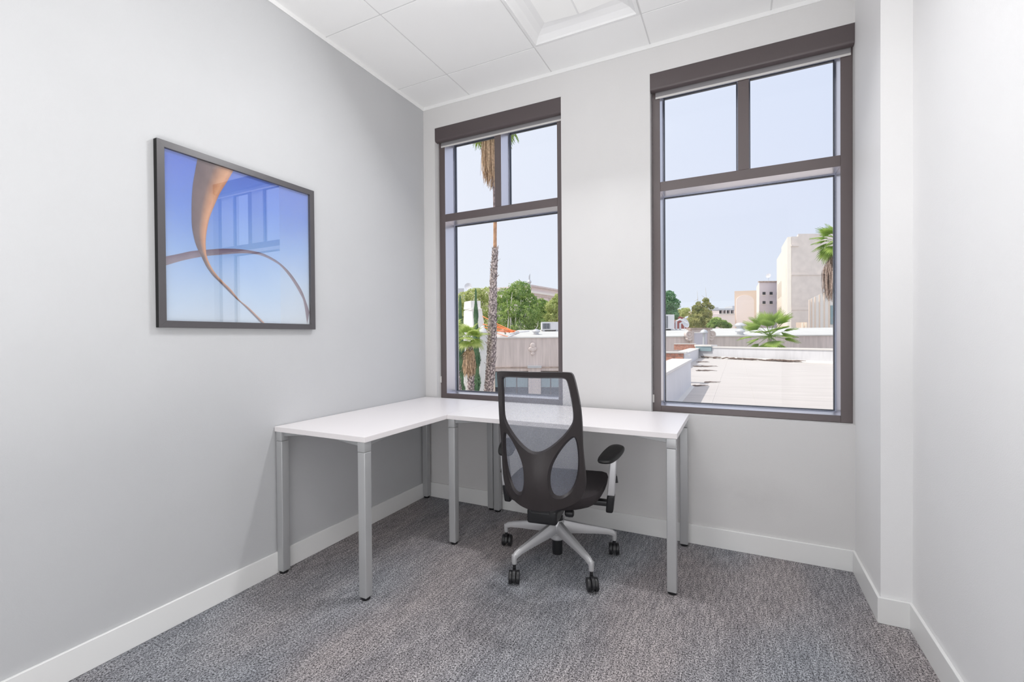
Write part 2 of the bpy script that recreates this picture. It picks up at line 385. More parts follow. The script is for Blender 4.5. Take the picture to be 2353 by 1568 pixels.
def roller_shade(x0, x1, fz, label, chain_z, chain_label=None):
    c = (x0 + x1) / 2; L = x1 - x0
    t = empty('roller_shade', (c, 0.0, WT), label=label, cat='window shade')
    h = WT - WTB
    # fascia: flat face, rounded lower lip returning inwards
    prof = [(0.0015, -.0008), (0.0015, -h + .018), (.004, -h + .008), (.011, -h + .002), (.024, -h), (.034, -h), (.034, -h + .004), (.024, -h + .004), (.013, -h + .006), (.0075, -h + .012), (.0055, -h + .019), (.0055, -.0008)]
    n = len(prof); vs = []
    for x in (-L / 2 + .0008, L / 2 - .0008): vs += [(x, y, z) for y, z in prof]
    fs = [tuple(range(n)), tuple(range(n, 2 * n))[::-1]] + [(i, (i + 1) % n, n + (i + 1) % n, n + i) for i in range(n)]
    MB().add(vs, fs).obj('valance', M_valance, t, smooth=True)
    MB().lathe([(0.0, -L / 2 + .02), (.0155, -L / 2 + .02), (.0155, L / 2 - .02), (0.0, L / 2 - .02)], (0, .030, -.040), 20, Matrix.Rotation(PI / 2, 4, 'Y')).obj('roller', M_shade, t, smooth=True)
    fzl = fz - WT
    MB().box((-L / 2 + .024, .0455, fzl + .010), (L / 2 - .008, .0467, -.04)).obj('shade_cloth', M_shade, t)
    MB().box((-L / 2 + .024, .0435, fzl), (L / 2 - .008, .0485, fzl + .011)).obj('hem_bar', M_hem, t, bevel=.001, seg=1)
    # bead chain
    ch = MB(); zt = -h + .01; zb = chain_z - WT; N = 230 if chain_z < 1.5 else 120
    for xx in (-L / 2 + .003, -L / 2 + .008):
        for k in range(N):
            z = zt + (zb - zt) * k / (N - 1); r = .0021
            ch.add([(xx + r, .044, z), (xx - r, .044, z), (xx, .044 + r, z), (xx, .044 - r, z), (xx, .044, z + r), (xx, .044, z - r)],
                   [(0, 2, 4), (2, 1, 4), (1, 3, 4), (3, 0, 4), (2, 0, 5), (1, 2, 5), (3, 1, 5), (0, 3, 5)])
    co = ch.obj('bead_chain', M_chain, t, smooth=True); tag(co, kind='stuff')
    MB().box((-L / 2 + .001, .041, zb - .016), (-L / 2 + .010, .048, zb + .03)).obj('chain_tensioner', M_hem, t, bevel=.001)
    return t
roller_shade(0.1002, 1.0706, 2.557, 'rolled up roller shade in bronze fascia over the narrow left window', .85)
roller_shade(1.617, W1, 2.555, 'rolled up roller shade in bronze fascia over the wide right window', .79)

# ------------------------------------------------------------------ desks
LW = 0.042
def desk(name, x0, x1, y0, y1, label, feet):
    t = empty(name, ((x0 + x1) / 2, (y0 + y1) / 2, 0), label=label, cat='desk', group='white desks in an L shape')
    cx, cy = (x0 + x1) / 2, (y0 + y1) / 2; a, b = (x1 - x0) / 2, (y1 - y0) / 2
    TD, TT = 0.7313, 0.0245
    MB().box((-a, -b, TD - TT), (a, b, TD)).obj('desktop', M_desk, t, bevel=.0016, seg=2)
    for sx in (-1, 1):
        for sy in (-1, 1):
            lx, ly = sx * (a - LW / 2 - .005), sy * (b - LW / 2 - .003)
            zt = TD - TT - .0005; hw = LW / 2
            lg = MB().box((lx - hw, ly - hw, .012), (lx + hw, ly + hw, zt - .046)).obj('leg', M_leg, t, bevel=.004, seg=3, smooth=True)
            MB().lathe([(.0, 0.0), (.019, 0.0), (.020, .003), (.020, .009), (.014, .0125), (0, .0125)], (lx, ly, 0), 20).obj('foot', M_black, lg, smooth=True)
            # corner casting with two tapering arms
            k = MB(); k.box((lx - hw, ly - hw, zt - .045), (lx + hw, ly + hw, zt))
            k.obj('corner_block', M_leg, lg, bevel=.003, seg=2, smooth=True)
            for d in (0, 1):
                k = MB(); L = .15; wd = .022
                s = -sx if d == 0 else -sy
                pr = [(hw, -.022), (hw, 0), (hw + L, 0), (hw + L, -.006)]
                vs = []
                for off in (-wd / 2, wd / 2):
                    for u, z in pr:
                        p = (lx + s * u, ly + off * (1 if u < hw + .01 else .75), zt + z) if d == 0 else (lx + off * (1 if u < hw + .01 else .75), ly + s * u, zt + z)
                        vs.append(p)
                k.add(vs, [(0, 1, 2, 3), (7, 6, 5, 4), (0, 4, 5, 1), (1, 5, 6, 2), (2, 6, 7, 3), (3, 7, 4, 0)])
                k.obj('bracket', M_leg2, lg, bevel=.0015, seg=1)
    return t
desk('desk', 0.004, 0.5975, -1.2366, -0.016, 'white desk along the grey wall beneath the picture, nearer the left corner', 0)
desk('desk', 0.5990, 1.8259, -0.6046, -0.030, 'white desk below the windows with the office chair pushed up to it', 0)

# ------------------------------------------------------------------ framed picture on the left wall
PT = 0.0249
pic = empty('framed_picture', (0, -1.3724, 1.5887), label='black framed picture of a curved steel ribbon on blue, on the grey wall', cat='picture')
py0, py1, pz0, pz1 = -1.745, -0.9998, 1.216, 1.9614
def PL(y, z): return (y + 1.3724, z - 1.5887)
hw, hh = (py1 - py0) / 2, (pz1 - pz0) / 2; fw = .0275
names = [((-hw, -hh), (hw, -hh), (hw - fw, -hh + fw), (-hw + fw, -hh + fw)), ((hw, -hh), (hw, hh), (hw - fw, hh - fw), (hw - fw, -hh + fw)),
         ((hw, hh), (-hw, hh), (-hw + fw, hh - fw), (hw - fw, hh - fw)), ((-hw, hh), (-hw, -hh), (-hw + fw, -hh + fw), (-hw + fw, hh - fw))]
for q in names:
    vs = [(0.0012, y, z) for y, z in q] + [(PT, y, z) for y, z in q]
    o = MB().add(vs, [(0, 1, 2, 3), (7, 6, 5, 4), (0, 4, 5, 1), (1, 5, 6, 2), (2, 6, 7, 3), (3, 7, 4, 0)]).obj('frame_rail', M_pframe, pic, bevel=.0008, seg=1)
    o.data.materials.append(M_pside)
    for p in o.data.polygons:
        if abs(p.normal.x) < .5 and max(abs(p.center.y) / hw, abs(p.center.z) / hh) > .985: p.material_index = 1
M_print = bpy.data.materials.new('print_sky'); M_print.use_nodes = True
n = M_print.node_tree; b = n.nodes['Principled BSDF']; b.inputs['Roughness'].default_value = .7
t = n.nodes.new('ShaderNodeTexCoord'); s = n.nodes.new('ShaderNodeSeparateXYZ'); n.links.new(t.outputs['Object'], s.inputs[0])
nz = n.nodes.new('ShaderNodeTexNoise'); nz.inputs['Scale'].default_value = 3; n.links.new(t.outputs['Object'], nz.inputs[0])
ad = n.nodes.new('ShaderNodeMath'); ad.operation = 'MULTIPLY_ADD'; ad.inputs[1].default_value = -.16; n.links.new(s.outputs['Y'], ad.inputs[0]); n.links.new(s.outputs['Z'], ad.inputs[2])
ad2 = n.nodes.new('ShaderNodeMath'); ad2.operation = 'MULTIPLY_ADD'; ad2.inputs[1].default_value = .12; n.links.new(nz.outputs['Fac'], ad2.inputs[0]); n.links.new(ad.outputs[0], ad2.inputs[2])
rp = n.nodes.new('ShaderNodeValToRGB'); mrp = n.nodes.new('ShaderNodeMapRange'); mrp.inputs[1].default_value = -.33; mrp.inputs[2].default_value = .44
n.links.new(ad2.outputs[0], mrp.inputs[0]); n.links.new(mrp.outputs[0], rp.inputs[0])
rp.color_ramp.elements[0].color = (.80, .88, .96, 1); rp.color_ramp.elements[1].color = (.14, .24, .78, 1)
for p_, c_ in ((.25, (.58, .74, .95)), (.5, (.32, .52, .90)), (.75, (.18, .33, .84))): 
    e = rp.color_ramp.elements.new(p_); e.color = (*c_, 1)
n.links.new(rp.outputs[0], b.inputs['Base Color'])
pr = MB().add([(.010, -hw + fw - .004, -hh + fw - .004), (.010, hw - fw + .004, -hh + fw - .004), (.010, hw - fw + .004, hh - fw + .004), (.010, -hw + fw - .004, hh - fw + .004)], [(0, 1, 2, 3)]).obj('print', M_print, pic)
def ramp_mat(name, axis, lo, hi, stops, rough=.7):
    M = bpy.data.materials.new(name); M.use_nodes = True; n = M.node_tree; b = n.nodes['Principled BSDF']; b.inputs['Roughness'].default_value = rough
    a = n.nodes.new('ShaderNodeAttribute'); a.attribute_name = 'across'; a.attribute_type = 'GEOMETRY'
    r = n.nodes.new('ShaderNodeValToRGB'); n.links.new(a.outputs['Fac'], r.inputs[0])
    r.color_ramp.elements[0].position = stops[0][0]; r.color_ramp.elements[0].color = (*stops[0][1], 1)
    r.color_ramp.elements[1].position = stops[-1][0]; r.color_ramp.elements[1].color = (*stops[-1][1], 1)
    for p_, c_ in stops[1:-1]: e = r.color_ramp.elements.new(p_); e.color = (*c_, 1)
    t = n.nodes.new('ShaderNodeTexCoord'); z = n.nodes.new('ShaderNodeTexNoise'); z.inputs['Scale'].default_value = 30; z.inputs['Detail'].default_value = 6; n.links.new(t.outputs['Object'], z.inputs[0])
    x = n.nodes.new('ShaderNodeMix'); x.data_type = 'RGBA'; x.blend_type = 'SOFT_LIGHT'; x.inputs[0].default_value = .5
    n.links.new(r.outputs[0], x.inputs[6]); n.links.new(z.outputs['Fac'], x.inputs[7]); n.links.new(x.outputs[2], b.inputs['Base Color'])
    return M
coneL = [(-1.586, 1.935), (-1.595, 1.882), (-1.605, 1.823), (-1.61, 1.766), (-1.612, 1.698), (-1.611, 1.643), (-1.604, 1.599), (-1.594, 1.562), (-1.576, 1.525), (-1.555, 1.482), (-1.527, 1.445), (-1.493, 1.414), (-1.458, 1.381), (-1.428, 1.354), (-1.384, 1.317), (-1.305, 1.243)]
coneR = [(-1.431, 1.935), (-1.463, 1.871), (-1.493, 1.815), (-1.517, 1.756), (-1.538, 1.699), (-1.55, 1.644), (-1.556, 1.597), (-1.556, 1.563), (-1.553, 1.529), (-1.538, 1.49), (-1.513, 1.453), (-1.481, 1.421), (-1.446, 1.389), (-1.412, 1.349), (-1.365, 1.314), (-1.286, 1.243)]
bandT = [(-1.718, 1.499), (-1.664, 1.519), (-1.613, 1.539), (-1.548, 1.556), (-1.479, 1.572), (-1.406, 1.582), (-1.341, 1.584), (-1.287, 1.58), (-1.23, 1.562), (-1.186, 1.539), (-1.141, 1.504), (-1.102, 1.46), (-1.07, 1.415), (-1.046, 1.36), (-1.027, 1.308)]
bandB = [(-1.718, 1.462), (-1.665, 1.487), (-1.613, 1.508), (-1.548, 1.529), (-1.479, 1.546), (-1.406, 1.563), (-1.341, 1.571), (-1.287, 1.567), (-1.23, 1.549), (-1.194, 1.531), (-1.152, 1.492), (-1.118, 1.452), (-1.086, 1.406), (-1.062, 1.359), (-1.042, 1.243)]
def ribbon(name, A_, B_, x, M):
    def dens(L):
        out = []
        for i in range(len(L) - 1):
            p0 = L[max(i - 1, 0)]; p1 = L[i]; p2 = L[i + 1]; p3 = L[min(i + 2, len(L) - 1)]
            for k in range(4):
                u = k / 4
                out.append(tuple(.5 * (2 * p1[c] + (p2[c] - p0[c]) * u + (2 * p0[c] - 5 * p1[c] + 4 * p2[c] - p3[c]) * u * u + (3 * p1[c] - p0[c] - 3 * p2[c] + p3[c]) * u ** 3) for c in (0, 1)))
        return out + [L[-1]]
    A_ = dens(A_); B_ = dens(B_); vs = []; at = []; K = 6
    for p, q in zip(A_, B_):
        for k in range(K + 1):
            u = k / K; y, z = PL(p[0] + (q[0] - p[0]) * u, p[1] + (q[1] - p[1]) * u)
            y = min(max(y, -hw + fw - .003), hw - fw + .003); z = min(max(z, -hh + fw - .003), hh - fw + .003)
            vs.append((x, y, z)); at.append(u)
    fs = [(i * (K + 1) + k, i * (K + 1) + k + 1, (i + 1) * (K + 1) + k + 1, (i + 1) * (K + 1) + k) for i in range(len(A_) - 1) for k in range(K)]
    o = MB().add(vs, fs).obj(name, M, pr)
    a = o.data.attributes.new('across', 'FLOAT', 'POINT')
    for i, u in enumerate(at): a.data[i].value = u
    return o
ribbon('printed_band', bandT, bandB, .0104, ramp_mat('print_band', 0, 0, 1, [(0, (.16, .10, .16)), (.5, (.24, .19, .26)), (1, (.30, .24, .30))]))
ribbon('printed_cone', coneL, coneR, .0108, ramp_mat('print_cone', 0, 0, 1, [(0, (.17, .12, .14)), (.45, (.24, .17, .17)), (.7, (.62, .33, .20)), (.88, (.85, .45, .25)), (1, (.62, .30, .20))]))
MB().box((.0165, -hw + fw - .003, -hh + fw - .003), (.0185, hw - fw + .003, hh - fw + .003)).obj('glass', M_pglass, pic)

# ------------------------------------------------------------------ office chair
CH = empty('office_chair', (1.22, -.51, 0), math.radians(8), label='black office chair with grey mesh back at the desk below the windows', cat='chair')
BOFF = .35; BK = 2.4
def bsurf(x, z, fwd=0.0):
    y = -(BOFF + .20 * (z - .35)) + BK * x * x - .050 * math.exp(-((z - .50) / .15) ** 2) * max(0, 1 - (x / .15) ** 2)
    if z > .85: y += .25 * (z - .85) ** 2 * -4
    return Vector((x, y + fwd, z))
def smooth_loop(pts, n=6):
    out = []; N = len(pts)
    for i in range(N):
        p0, p1, p2, p3 = pts[i - 1], pts[i], pts[(i + 1) % N], pts[(i + 2) % N]
        for k in range(n):
            u = k / n
            out.append(tuple(.5 * (2 * p1[c] + (p2[c] - p0[c]) * u + (2 * p0[c] - 5 * p1[c] + 4 * p2[c] - p3[c]) * u * u + (3 * p1[c] - p0[c] - 3 * p2[c] + p3[c]) * u ** 3) for c in (0, 1)))
    return out
def mirror(half): return half + [(-x, z) for x, z in half[::-1] if abs(x) > 1e-6]
outer = smooth_loop(mirror([(0, 1.021), (.08, 1.021), (.15, 1.018), (.166, 1.011), (.172, .992), (.178, .95), (.187, .87), (.191, .79), (.190, .73), (.190, .67), (.193, .60), (.196, .54), (.194, .49), (.182, .45), (.155, .422), (.11, .408), (.06, .400), (0, .397)]), 3)
tophole = smooth_loop(mirror([(0, 1.000), (.07, 1.000), (.122, .998), (.142, .990), (.150, .968), (.157, .91), (.162, .86), (.163, .815), (.156, .785), (.134, .75), (.105, .718), (.068, .686), (.03, .664), (0, .658)]), 4)
lowR = [(.152, .732), (.122, .708), (.090, .665), (.066, .62), (.055, .58), (.052, .54), (.056, .50), (.070, .468), (.097, .455), (.125, .463), (.150, .49), (.168, .54), (.176, .60), (.176, .67), (.168, .722)]
lowR_ = smooth_loop(lowR, 4); lowL_ = [(-x, z) for x, z in lowR_[::-1]]
def inset(loop, d):
    N = len(loop); out = []
    cx = sum(p[0] for p in loop) / N; cz = sum(p[1] for p in loop) / N
    area = sum(loop[i][0] * loop[(i + 1) % N][1] - loop[(i + 1) % N][0] * loop[i][1] for i in range(N))
    sg = 1 if area > 0 else -1
    for i in range(N):
        a = Vector(loop[i - 1]); b = Vector(loop[(i + 1) % N]); t = (b - a).normalized()
        out.append((loop[i][0] - t.y * d * sg, loop[i][1] + t.x * d * sg))
    return out
def filled(loops, step, z0=.34, z1=1.04):
    """planar region with holes -> bmesh in the x/z plane, cut into small cells"""
    bm = bmesh.new(); edges = []
    for lp in loops:
        vs = [bm.verts.new((x, 0, z)) for x, z in lp]
        edges += [bm.edges.new((vs[i], vs[(i + 1) % len(vs)])) for i in range(len(vs))]
    bmesh.ops.triangle_fill(bm, edges=edges, use_beauty=True, use_dissolve=False, normal=(0, 1, 0))
    x = -.21
    while x < .22:
        bmesh.ops.bisect_plane(bm, geom=bm.verts[:] + bm.edges[:] + bm.faces[:], plane_co=(x, 0, 0), plane_no=(1, 0, 0)); x += step
    z = z0
    while z < z1:
        bmesh.ops.bisect_plane(bm, geom=bm.verts[:] + bm.edges[:] + bm.faces[:], plane_co=(0, 0, z), plane_no=(0, 0, 1)); z += step * 1.5
    return bm
def bm_obj(bm, name, M, parent, smooth=True, ang=38):
    me = bpy.data.meshes.new(name); bmesh.ops.recalc_face_normals(bm, faces=bm.faces); bm.to_mesh(me); bm.free()
    if smooth: me.shade_smooth(); me.set_sharp_from_angle(angle=math.radians(ang))
    me.materials.append(M); o = bpy.data.objects.new(name, me); COL.objects.link(o); o.parent = parent; return o
bm = filled([outer, tophole, lowR_, lowL_], .012)
bmesh.ops.remove_doubles(bm, verts=bm.verts, dist=1e-5)
for v in bm.verts: v.co = bsurf(v.co.x, v.co.z)
back_faces = bm.faces[:]
ret = bmesh.ops.extrude_face_region(bm, geom=back_faces)
TH = .026
for v in [g_ for g_ in ret['geom'] if isinstance(g_, bmesh.types.BMVert)]: v.co.y += TH
bo = bm_obj(bm, 'backrest_frame', M_cshell, CH, ang=50)
bv = bo.modifiers.new('bevel', 'BEVEL'); bv.width = .005; bv.segments = 3; bv.limit_method = 'ANGLE'; bv.angle_limit = math.radians(50)
# mesh fabric panels stretched on the front side
for lp in (tophole, lowR_, lowL_):
    bm = filled([inset(lp, -.006)], .02)
    for v in bm.verts: v.co = bsurf(v.co.x, v.co.z, TH * .86)
    bm_obj(bm, 'mesh_panel', M_mesh, CH)
# silver-dark inner rims of the lower openings
for lp in (lowR_, lowL_):
    r = MB(); A1 = lp; B1 = inset(lp, .009); N = len(lp)
    vs = [bsurf(x, z, .004) for x, z in A1] + [bsurf(x, z, TH * .8) for x, z in B1] 
    r.add(vs, [(i, (i + 1) % N, N + (i + 1) % N, N + i) for i in range(N)]).obj('opening_rim', M_cshell, CH, smooth=True)
r = MB(); N = len(tophole); B1 = inset(tophole, .007)
r.add([bsurf(x, z, .004) for x, z in tophole] + [bsurf(x, z, TH * .8) for x, z in B1], [(i, (i + 1) % N, N + (i + 1) % N, N + i) for i in range(N)]).obj('opening_rim', M_cshell, CH, smooth=True)

# seat: thick upholstered cushion, waterfall front, rounded shell
def seat_mesh():
    m_ = MB(); NX, NY = 14, 14; W, D = .245, .25
    def top(u, v):
        x = u * W * (1 - .05 * max(0, -v)); y = v * D + .02
        edge = max(abs(u), abs(v))
        z = .428 - .012 * (1 - u * u) * (1 - .4 * v) - .02 * max(0, v - .6) ** 2 * 6
        return Vector((x, y, z))
    rows = []
    for lv, (sx, dz) in enumerate([(1.0, 0), (1.015, -.012), (1.0, -.034), (.93, -.056), (.74, -.080), (.45, -.095)]):
        rows.append((sx, dz))
    # superellipse rim
    rim = []
    for k in range(48):
        a = 2 * PI * k / 48; c, s_ = math.cos(a), math.sin(a); q = 5.0
        r_ = (abs(c) ** q + abs(s_) ** q) ** (-1 / q); rim.append((r_ * c, r_ * s_))
    vs = []; fs = []
    rings = []
    for f in (.0, .3, .6, .85, .95): rings.append([top(u * f, v * f) + Vector((0, 0, 0 if f < .9 else -.002)) for u, v in rim])
    for sx, dz in rows:
        rings.append([Vector((top(u, v).x * sx, (top(u, v).y - .02) * sx + .02, top(u, v).z - .008 + dz)) for u, v in rim])
    for q in rings: vs += q
    for i in range(len(rings) - 1):
        for k in range(48): fs.append((i * 48 + k, i * 48 + (k + 1) % 48, (i + 1) * 48 + (k + 1) % 48, (i + 1) * 48 + k))
    fs.append(tuple(range((len(rings) - 1) * 48, len(rings) * 48)))
    m_.add(vs, fs); return m_
so = seat_mesh().obj('seat', M_cfab, CH, smooth=True)
bm = bmesh.new(); bm.from_mesh(so.data); bmesh.ops.remove_doubles(bm, verts=bm.verts, dist=1e-4); bmesh.ops.recalc_face_normals(bm, faces=bm.faces); bm.to_mesh(so.data); bm.free()
# mechanism
MB().box((-.115, -.17, .245), (.035, .06, .318)).obj('mechanism', M_black, CH, bevel=.014, seg=3, smooth=True)
MB().add([(-.045, -.355, .372), (.045, -.355, .372), (.045, -.335, .40), (-.045, -.335, .40), (-.05, -.06, .285), (.05, -.06, .285), (.05, -.05, .318), (-.05, -.05, .318)],
         [(0, 1, 2, 3), (7, 6, 5, 4), (0, 4, 5, 1), (1, 5, 6, 2), (2, 6, 7, 3), (3, 7, 4, 0)]).obj('backrest_bracket', M_black, CH, bevel=.006, smooth=True)
MB().lathe([(0, -.022), (.012, -.022), (.019, -.017), (.021, 0), (.019, .017), (.012, .022), (0, .022)], (.085, -.10, .292), 14, Matrix.Rotation(PI / 2, 4, 'Y')).obj('tension_knob', M_black, CH, smooth=True)
MB().tube([(.10, .02, .305), (.20, .05, .300), (.245, .06, .297)], [.005, .005, .009], 8).obj('height_lever', M_black, CH, smooth=True)
# gas lift
MB().lathe([(.0, .205), (.030, .205), (.032, .215), (.030, .232), (.020, .236), (.014, .242), (.014, .262), (0, .262)], n=20).obj('gas_lift', M_black, CH, smooth=True)
MB().lathe([(0, .035), (.025, .035), (.027, .040), (.027, .125), (0, .125)], n=20).obj('lift_cover', M_black, CH, smooth=True)
# five star base
bs = MB()
MB().lathe([(.0, .112), (.032, .112), (.040, .120), (.040, .140), (.033, .148), (.036, .205), (.030, .216), (0, .216)], n=24).obj('base_hub', M_alu, CH, smooth=True)
for k in range(5):
    an = math.radians(25 + 72 * k)          # local angles
    Mr = Matrix.Rotation(an, 4, 'Z')
    prof = [(.022, .213, .152, .020), (.07, .200, .142, .019), (.14, .182, .136, .0175), (.21, .165, .130, .016), (.27, .150, .122, .0145), (.300, .140, .112, .0135), (.314, .128, .100, .012)]
    vs = []
    for r_, zt, zb, hw_ in prof:
        for (yy, zz) in ((-hw_, zb), (-hw_ * .95, zb + (zt - zb) * .6), (-hw_ * .45, zt), (hw_ * .45, zt), (hw_ * .95, zb + (zt - zb) * .6), (hw_, zb)):
            vs.append(Mr @ Vector((r_, yy, zz)))
    fs = [tuple(range(6))[::-1], tuple(range((len(prof) - 1) * 6, len(prof) * 6))]
    for i in range(len(prof) - 1):
        for j in range(6): fs.append((i * 6 + j, i * 6 + (j + 1) % 6, (i + 1) * 6 + (j + 1) % 6, (i + 1) * 6 + j))
    arm = MB().add(vs, fs).lathe([(.0, .084), (.0115, .084), (.0125, .090), (.0125, .128), (0, .130)], Mr @ Vector((.308, 0, 0)), 14).obj('base_arm', M_alu, CH, bevel=.002, seg=2, smooth=True)
    # twin wheel caster, swivelled
    c = Mr @ Vector((.308, 0, 0)); sw = math.radians([100, 112, 95, 284, 292][k])
    Mc = Matrix.Rotation(sw, 4, 'Z')
    cst = empty('caster', (c.x, c.y, 0), sw); cst.parent = CH
    MB().tube([(0, 0, .094), (0, 0, .060)], .008, 10).obj('stem', M_black, cst, smooth=True)
    RX90 = Matrix.Rotation(PI / 2, 4, 'X')
    for sd in (-1, 1):
        MB().lathe([(0, -.009), (.020, -.009), (.0295, -.0075), (.031, -.003), (.031, .003), (.0295, .0075), (.020, .009), (0, .009)], (.018, sd * .0175, .0312), 22, RX90).obj('wheel', M_black, cst, smooth=True)
    hood = MB(); pts = []
    for q in range(11):
        a = math.radians(-10 + 200 * q / 10); pts.append((.018 + .0345 * math.cos(a), .0312 + .0345 * math.sin(a)))
    vs = [(x, y, z) for y in (-.0075, .0075) for x, z in pts + [(.018, .028)]]
    n_ = len(pts) + 1
    hood.add(vs, [tuple(range(n_))[::-1], tuple(range(n_, 2 * n_))] + [(i, (i + 1) % n_, n_ + (i + 1) % n_, n_ + i) for i in range(n_)])
    hood.obj('hood', M_black, cst, bevel=.001, seg=1, smooth=True)
# arms
def rounded_pad(cx, cy, cz, yaw):
    m_ = MB(); ring = []
    out = [(-.036, -.105), (-.020, -.122), (.012, -.120), (.034, -.098), (.046, -.03), (.047, .04), (.040, .092), (.018, .118), (-.012, .118), (-.034, .09), (-.042, .02), (-.042, -.05)]
    lp = smooth_loop(out, 4); N = len(lp)
    vs = []
    Mr = Matrix.Translation((cx, cy, cz)) @ Matrix.Rotation(yaw, 4, 'Z') @ Matrix.Rotation(math.radians(5), 4, 'X')
    lv = [(.0, .0125), (.55, .0125), (.86, .0105), (.97, .004), (1.0, -.004), (.96, -.012), (.80, -.015), (0, -.015)]
    for sc_, z in lv:
        sc_ = max(sc_, .02)
        for x, y in lp: vs.append(Mr @ Vector((x * sc_ * 1.02, y * sc_ * 1.10, z)))
    fs = [tuple(range(N))[::-1], tuple(range((len(lv) - 1) * N, len(lv) * N))]
    for i in range(len(lv) - 1):
        for k in range(N): fs.append((i * N + k, i * N + (k + 1) % N, (i + 1) * N + (k + 1) % N, (i + 1) * N + k))
    return m_.add(vs, fs)
for sd in (1, -1):
    ax = .284 if sd > 0 else -.276; ay = -.010
    ar = empty('armrest', (ax, ay, 0)); ar.parent = CH
    pd = rounded_pad(-.004 * sd, .020, .577, math.radians(-10 * sd))
    if sd < 0: pd.v = [(-(x), y, z) for x, y, z in rounded_pad(-.004, .020, .577, math.radians(-10)).v]
    pd.obj('arm_pad', M_pad, ar, smooth=True)
    def post(z0, z1, w0, w1, d0, d1, x0, x1, M, nm, bev=.006):
        vs = [(x0 - w0, -d0, z0), (x0 + w0, -d0, z0), (x0 + w0, d0, z0), (x0 - w0, d0, z0), (x1 - w1, -d1, z1), (x1 + w1, -d1, z1), (x1 + w1, d1, z1), (x1 - w1, d1, z1)]
        MB().add(vs, [(0, 3, 2, 1), (4, 5, 6, 7), (0, 1, 5, 4), (1, 2, 6, 5), (2, 3, 7, 6), (3, 0, 4, 7)]).obj(nm, M, ar, bevel=bev, seg=3, smooth=True)
    post(.375, .566, .018, .017, .030, .024, -.004 * sd, .010 * sd, M_alu, 'arm_post')
    post(.286, .376, .018, .0185, .024, .031, -.013 * sd, -.004 * sd, M_black, 'post_cap', .011)
    MB().tube([(.012 * sd, -.004, .470), (.022 * sd, -.004, .470)], [.010, .009], 12).tube([(.020 * sd, -.004, .470), (.023 * sd, -.008, .438)], [.006, .008], 8).obj('height_button', M_black, ar, smooth=True)
    MB().box((min(-.006 * sd, -.20 * sd), -.022, .318), (max(-.006 * sd, -.20 * sd), .022, .343)).obj('arm_bracket', M_black, ar, bevel=.005, smooth=True)

# small marks and fittings in the room: scuff on wall is in the paint; nothing else stands on the floor
# ================================================================== OUTSIDE
FPX = 1049.84
def D(u, v, d):
    """point of the outdoor scene surveyed from the photograph at forward distance d (metres)"""
    return CAM + CF * d + CR * ((u - 1175.5) / FPX * d) - CU * ((v - 783.7) / FPX * d)
def DX(u, d, z):
    p = D(u, 772, d); return Vector((p.x, p.y, z))
def DZ(u, v, d): return D(u, v, d).z
GZ = -4.5
def emat(name, col, rough=.85, **kw): return mat(name, col, rough, spec=.2, **kw)
M_roofw = emat('roof_membrane_white', (.60, .56, .54), noise_amt=.08, scale=1.2, stretch=(.5, 3, 1))
M_parw = emat('parapet_white', (.72, .72, .75), noise_amt=.05, scale=2.5, stretch=(4, 4, .6))
M_cope = emat('coping_white', (.74, .72, .70), noise_amt=.04, scale=3)
M_teal = emat('flashing_teal', (.28, .38, .42), .5)
M_brick = emat('brick_red', (.62, .30, .22), noise_amt=.35, scale=14)
M_mortar = emat('mortar', (.62, .56, .52))
M_stucco = emat('stained_stucco', (.76, .66, .63), noise_amt=.13, scale=2.2, stretch=(3, 3, .25), detail=8)
M_stucco2 = emat('stucco_dark_ledge', (.50, .40, .35), noise_amt=.3, scale=3)
M_roof2 = emat('gravel_roof_pale', (.62, .62, .61), noise_amt=.05, scale=1)
M_tower = emat('tower_white', (.93, .91, .89), noise_amt=.03)
M_pilaster = emat('pilaster_pale', (.88, .86, .86), noise_amt=.05, scale=2)
M_tall = emat('concrete_beige', (.84, .76, .71), noise_amt=.07, scale=1.3, bump=.5, bscale=3)
M_tallw = emat('concrete_pale_and_sunlit', (.92, .87, .80), noise_amt=.03, scale=1)  # pale trim; on left-facing walls their sunlight is put into the colour
M_cream = emat('stucco_cream', (.88, .74, .64), noise_amt=.04, scale=.4)
M_pink = emat('stucco_pale_pink', (.92, .83, .81), noise_amt=.03, scale=.4)
M_blue = emat('stucco_lavender', (.74, .71, .80), noise_amt=.03, scale=.5)
M_white = emat('white_siding', (.94, .91, .87), noise_amt=.02, scale=1)
M_dkwin = mat('far_window_dark', (.05, .06, .08), .2, spec=.5)
M_glz = mat('far_window_glass', (.28, .40, .44), .12, spec=.8)
M_redr = emat('red_roof', (.40, .13, .12), noise_amt=.2, scale=1)
M_metal = mat('galvanised', (.62, .63, .66), .45, metal=.3)
M_ground = emat('street_pavement', (.45, .44, .42), noise_amt=.1, scale=.5)
M_orange = mat('orange_cable', (.85, .22, .06), .5)
M_bark = emat('palm_bark', (.30, .24, .24), noise_amt=.5, scale=9, hard=(.35, .6))
M_boot = emat('palm_boot', (.66, .57, .55), noise_amt=.65, scale=14, hard=(.38, .62))
M_bark2 = emat('pale_bark', (.72, .68, .62), noise_amt=.25, scale=4, stretch=(3, 3, .5))
M_thatch = emat('dead_frond', (.62, .43, .28), noise_amt=.35, scale=12)
M_thatchd = emat('dead_frond_brown', (.46, .35, .30), noise_amt=.4, scale=12)
M_debris = emat('dry_debris_dark', (.20, .15, .13), noise_amt=.4, scale=12)
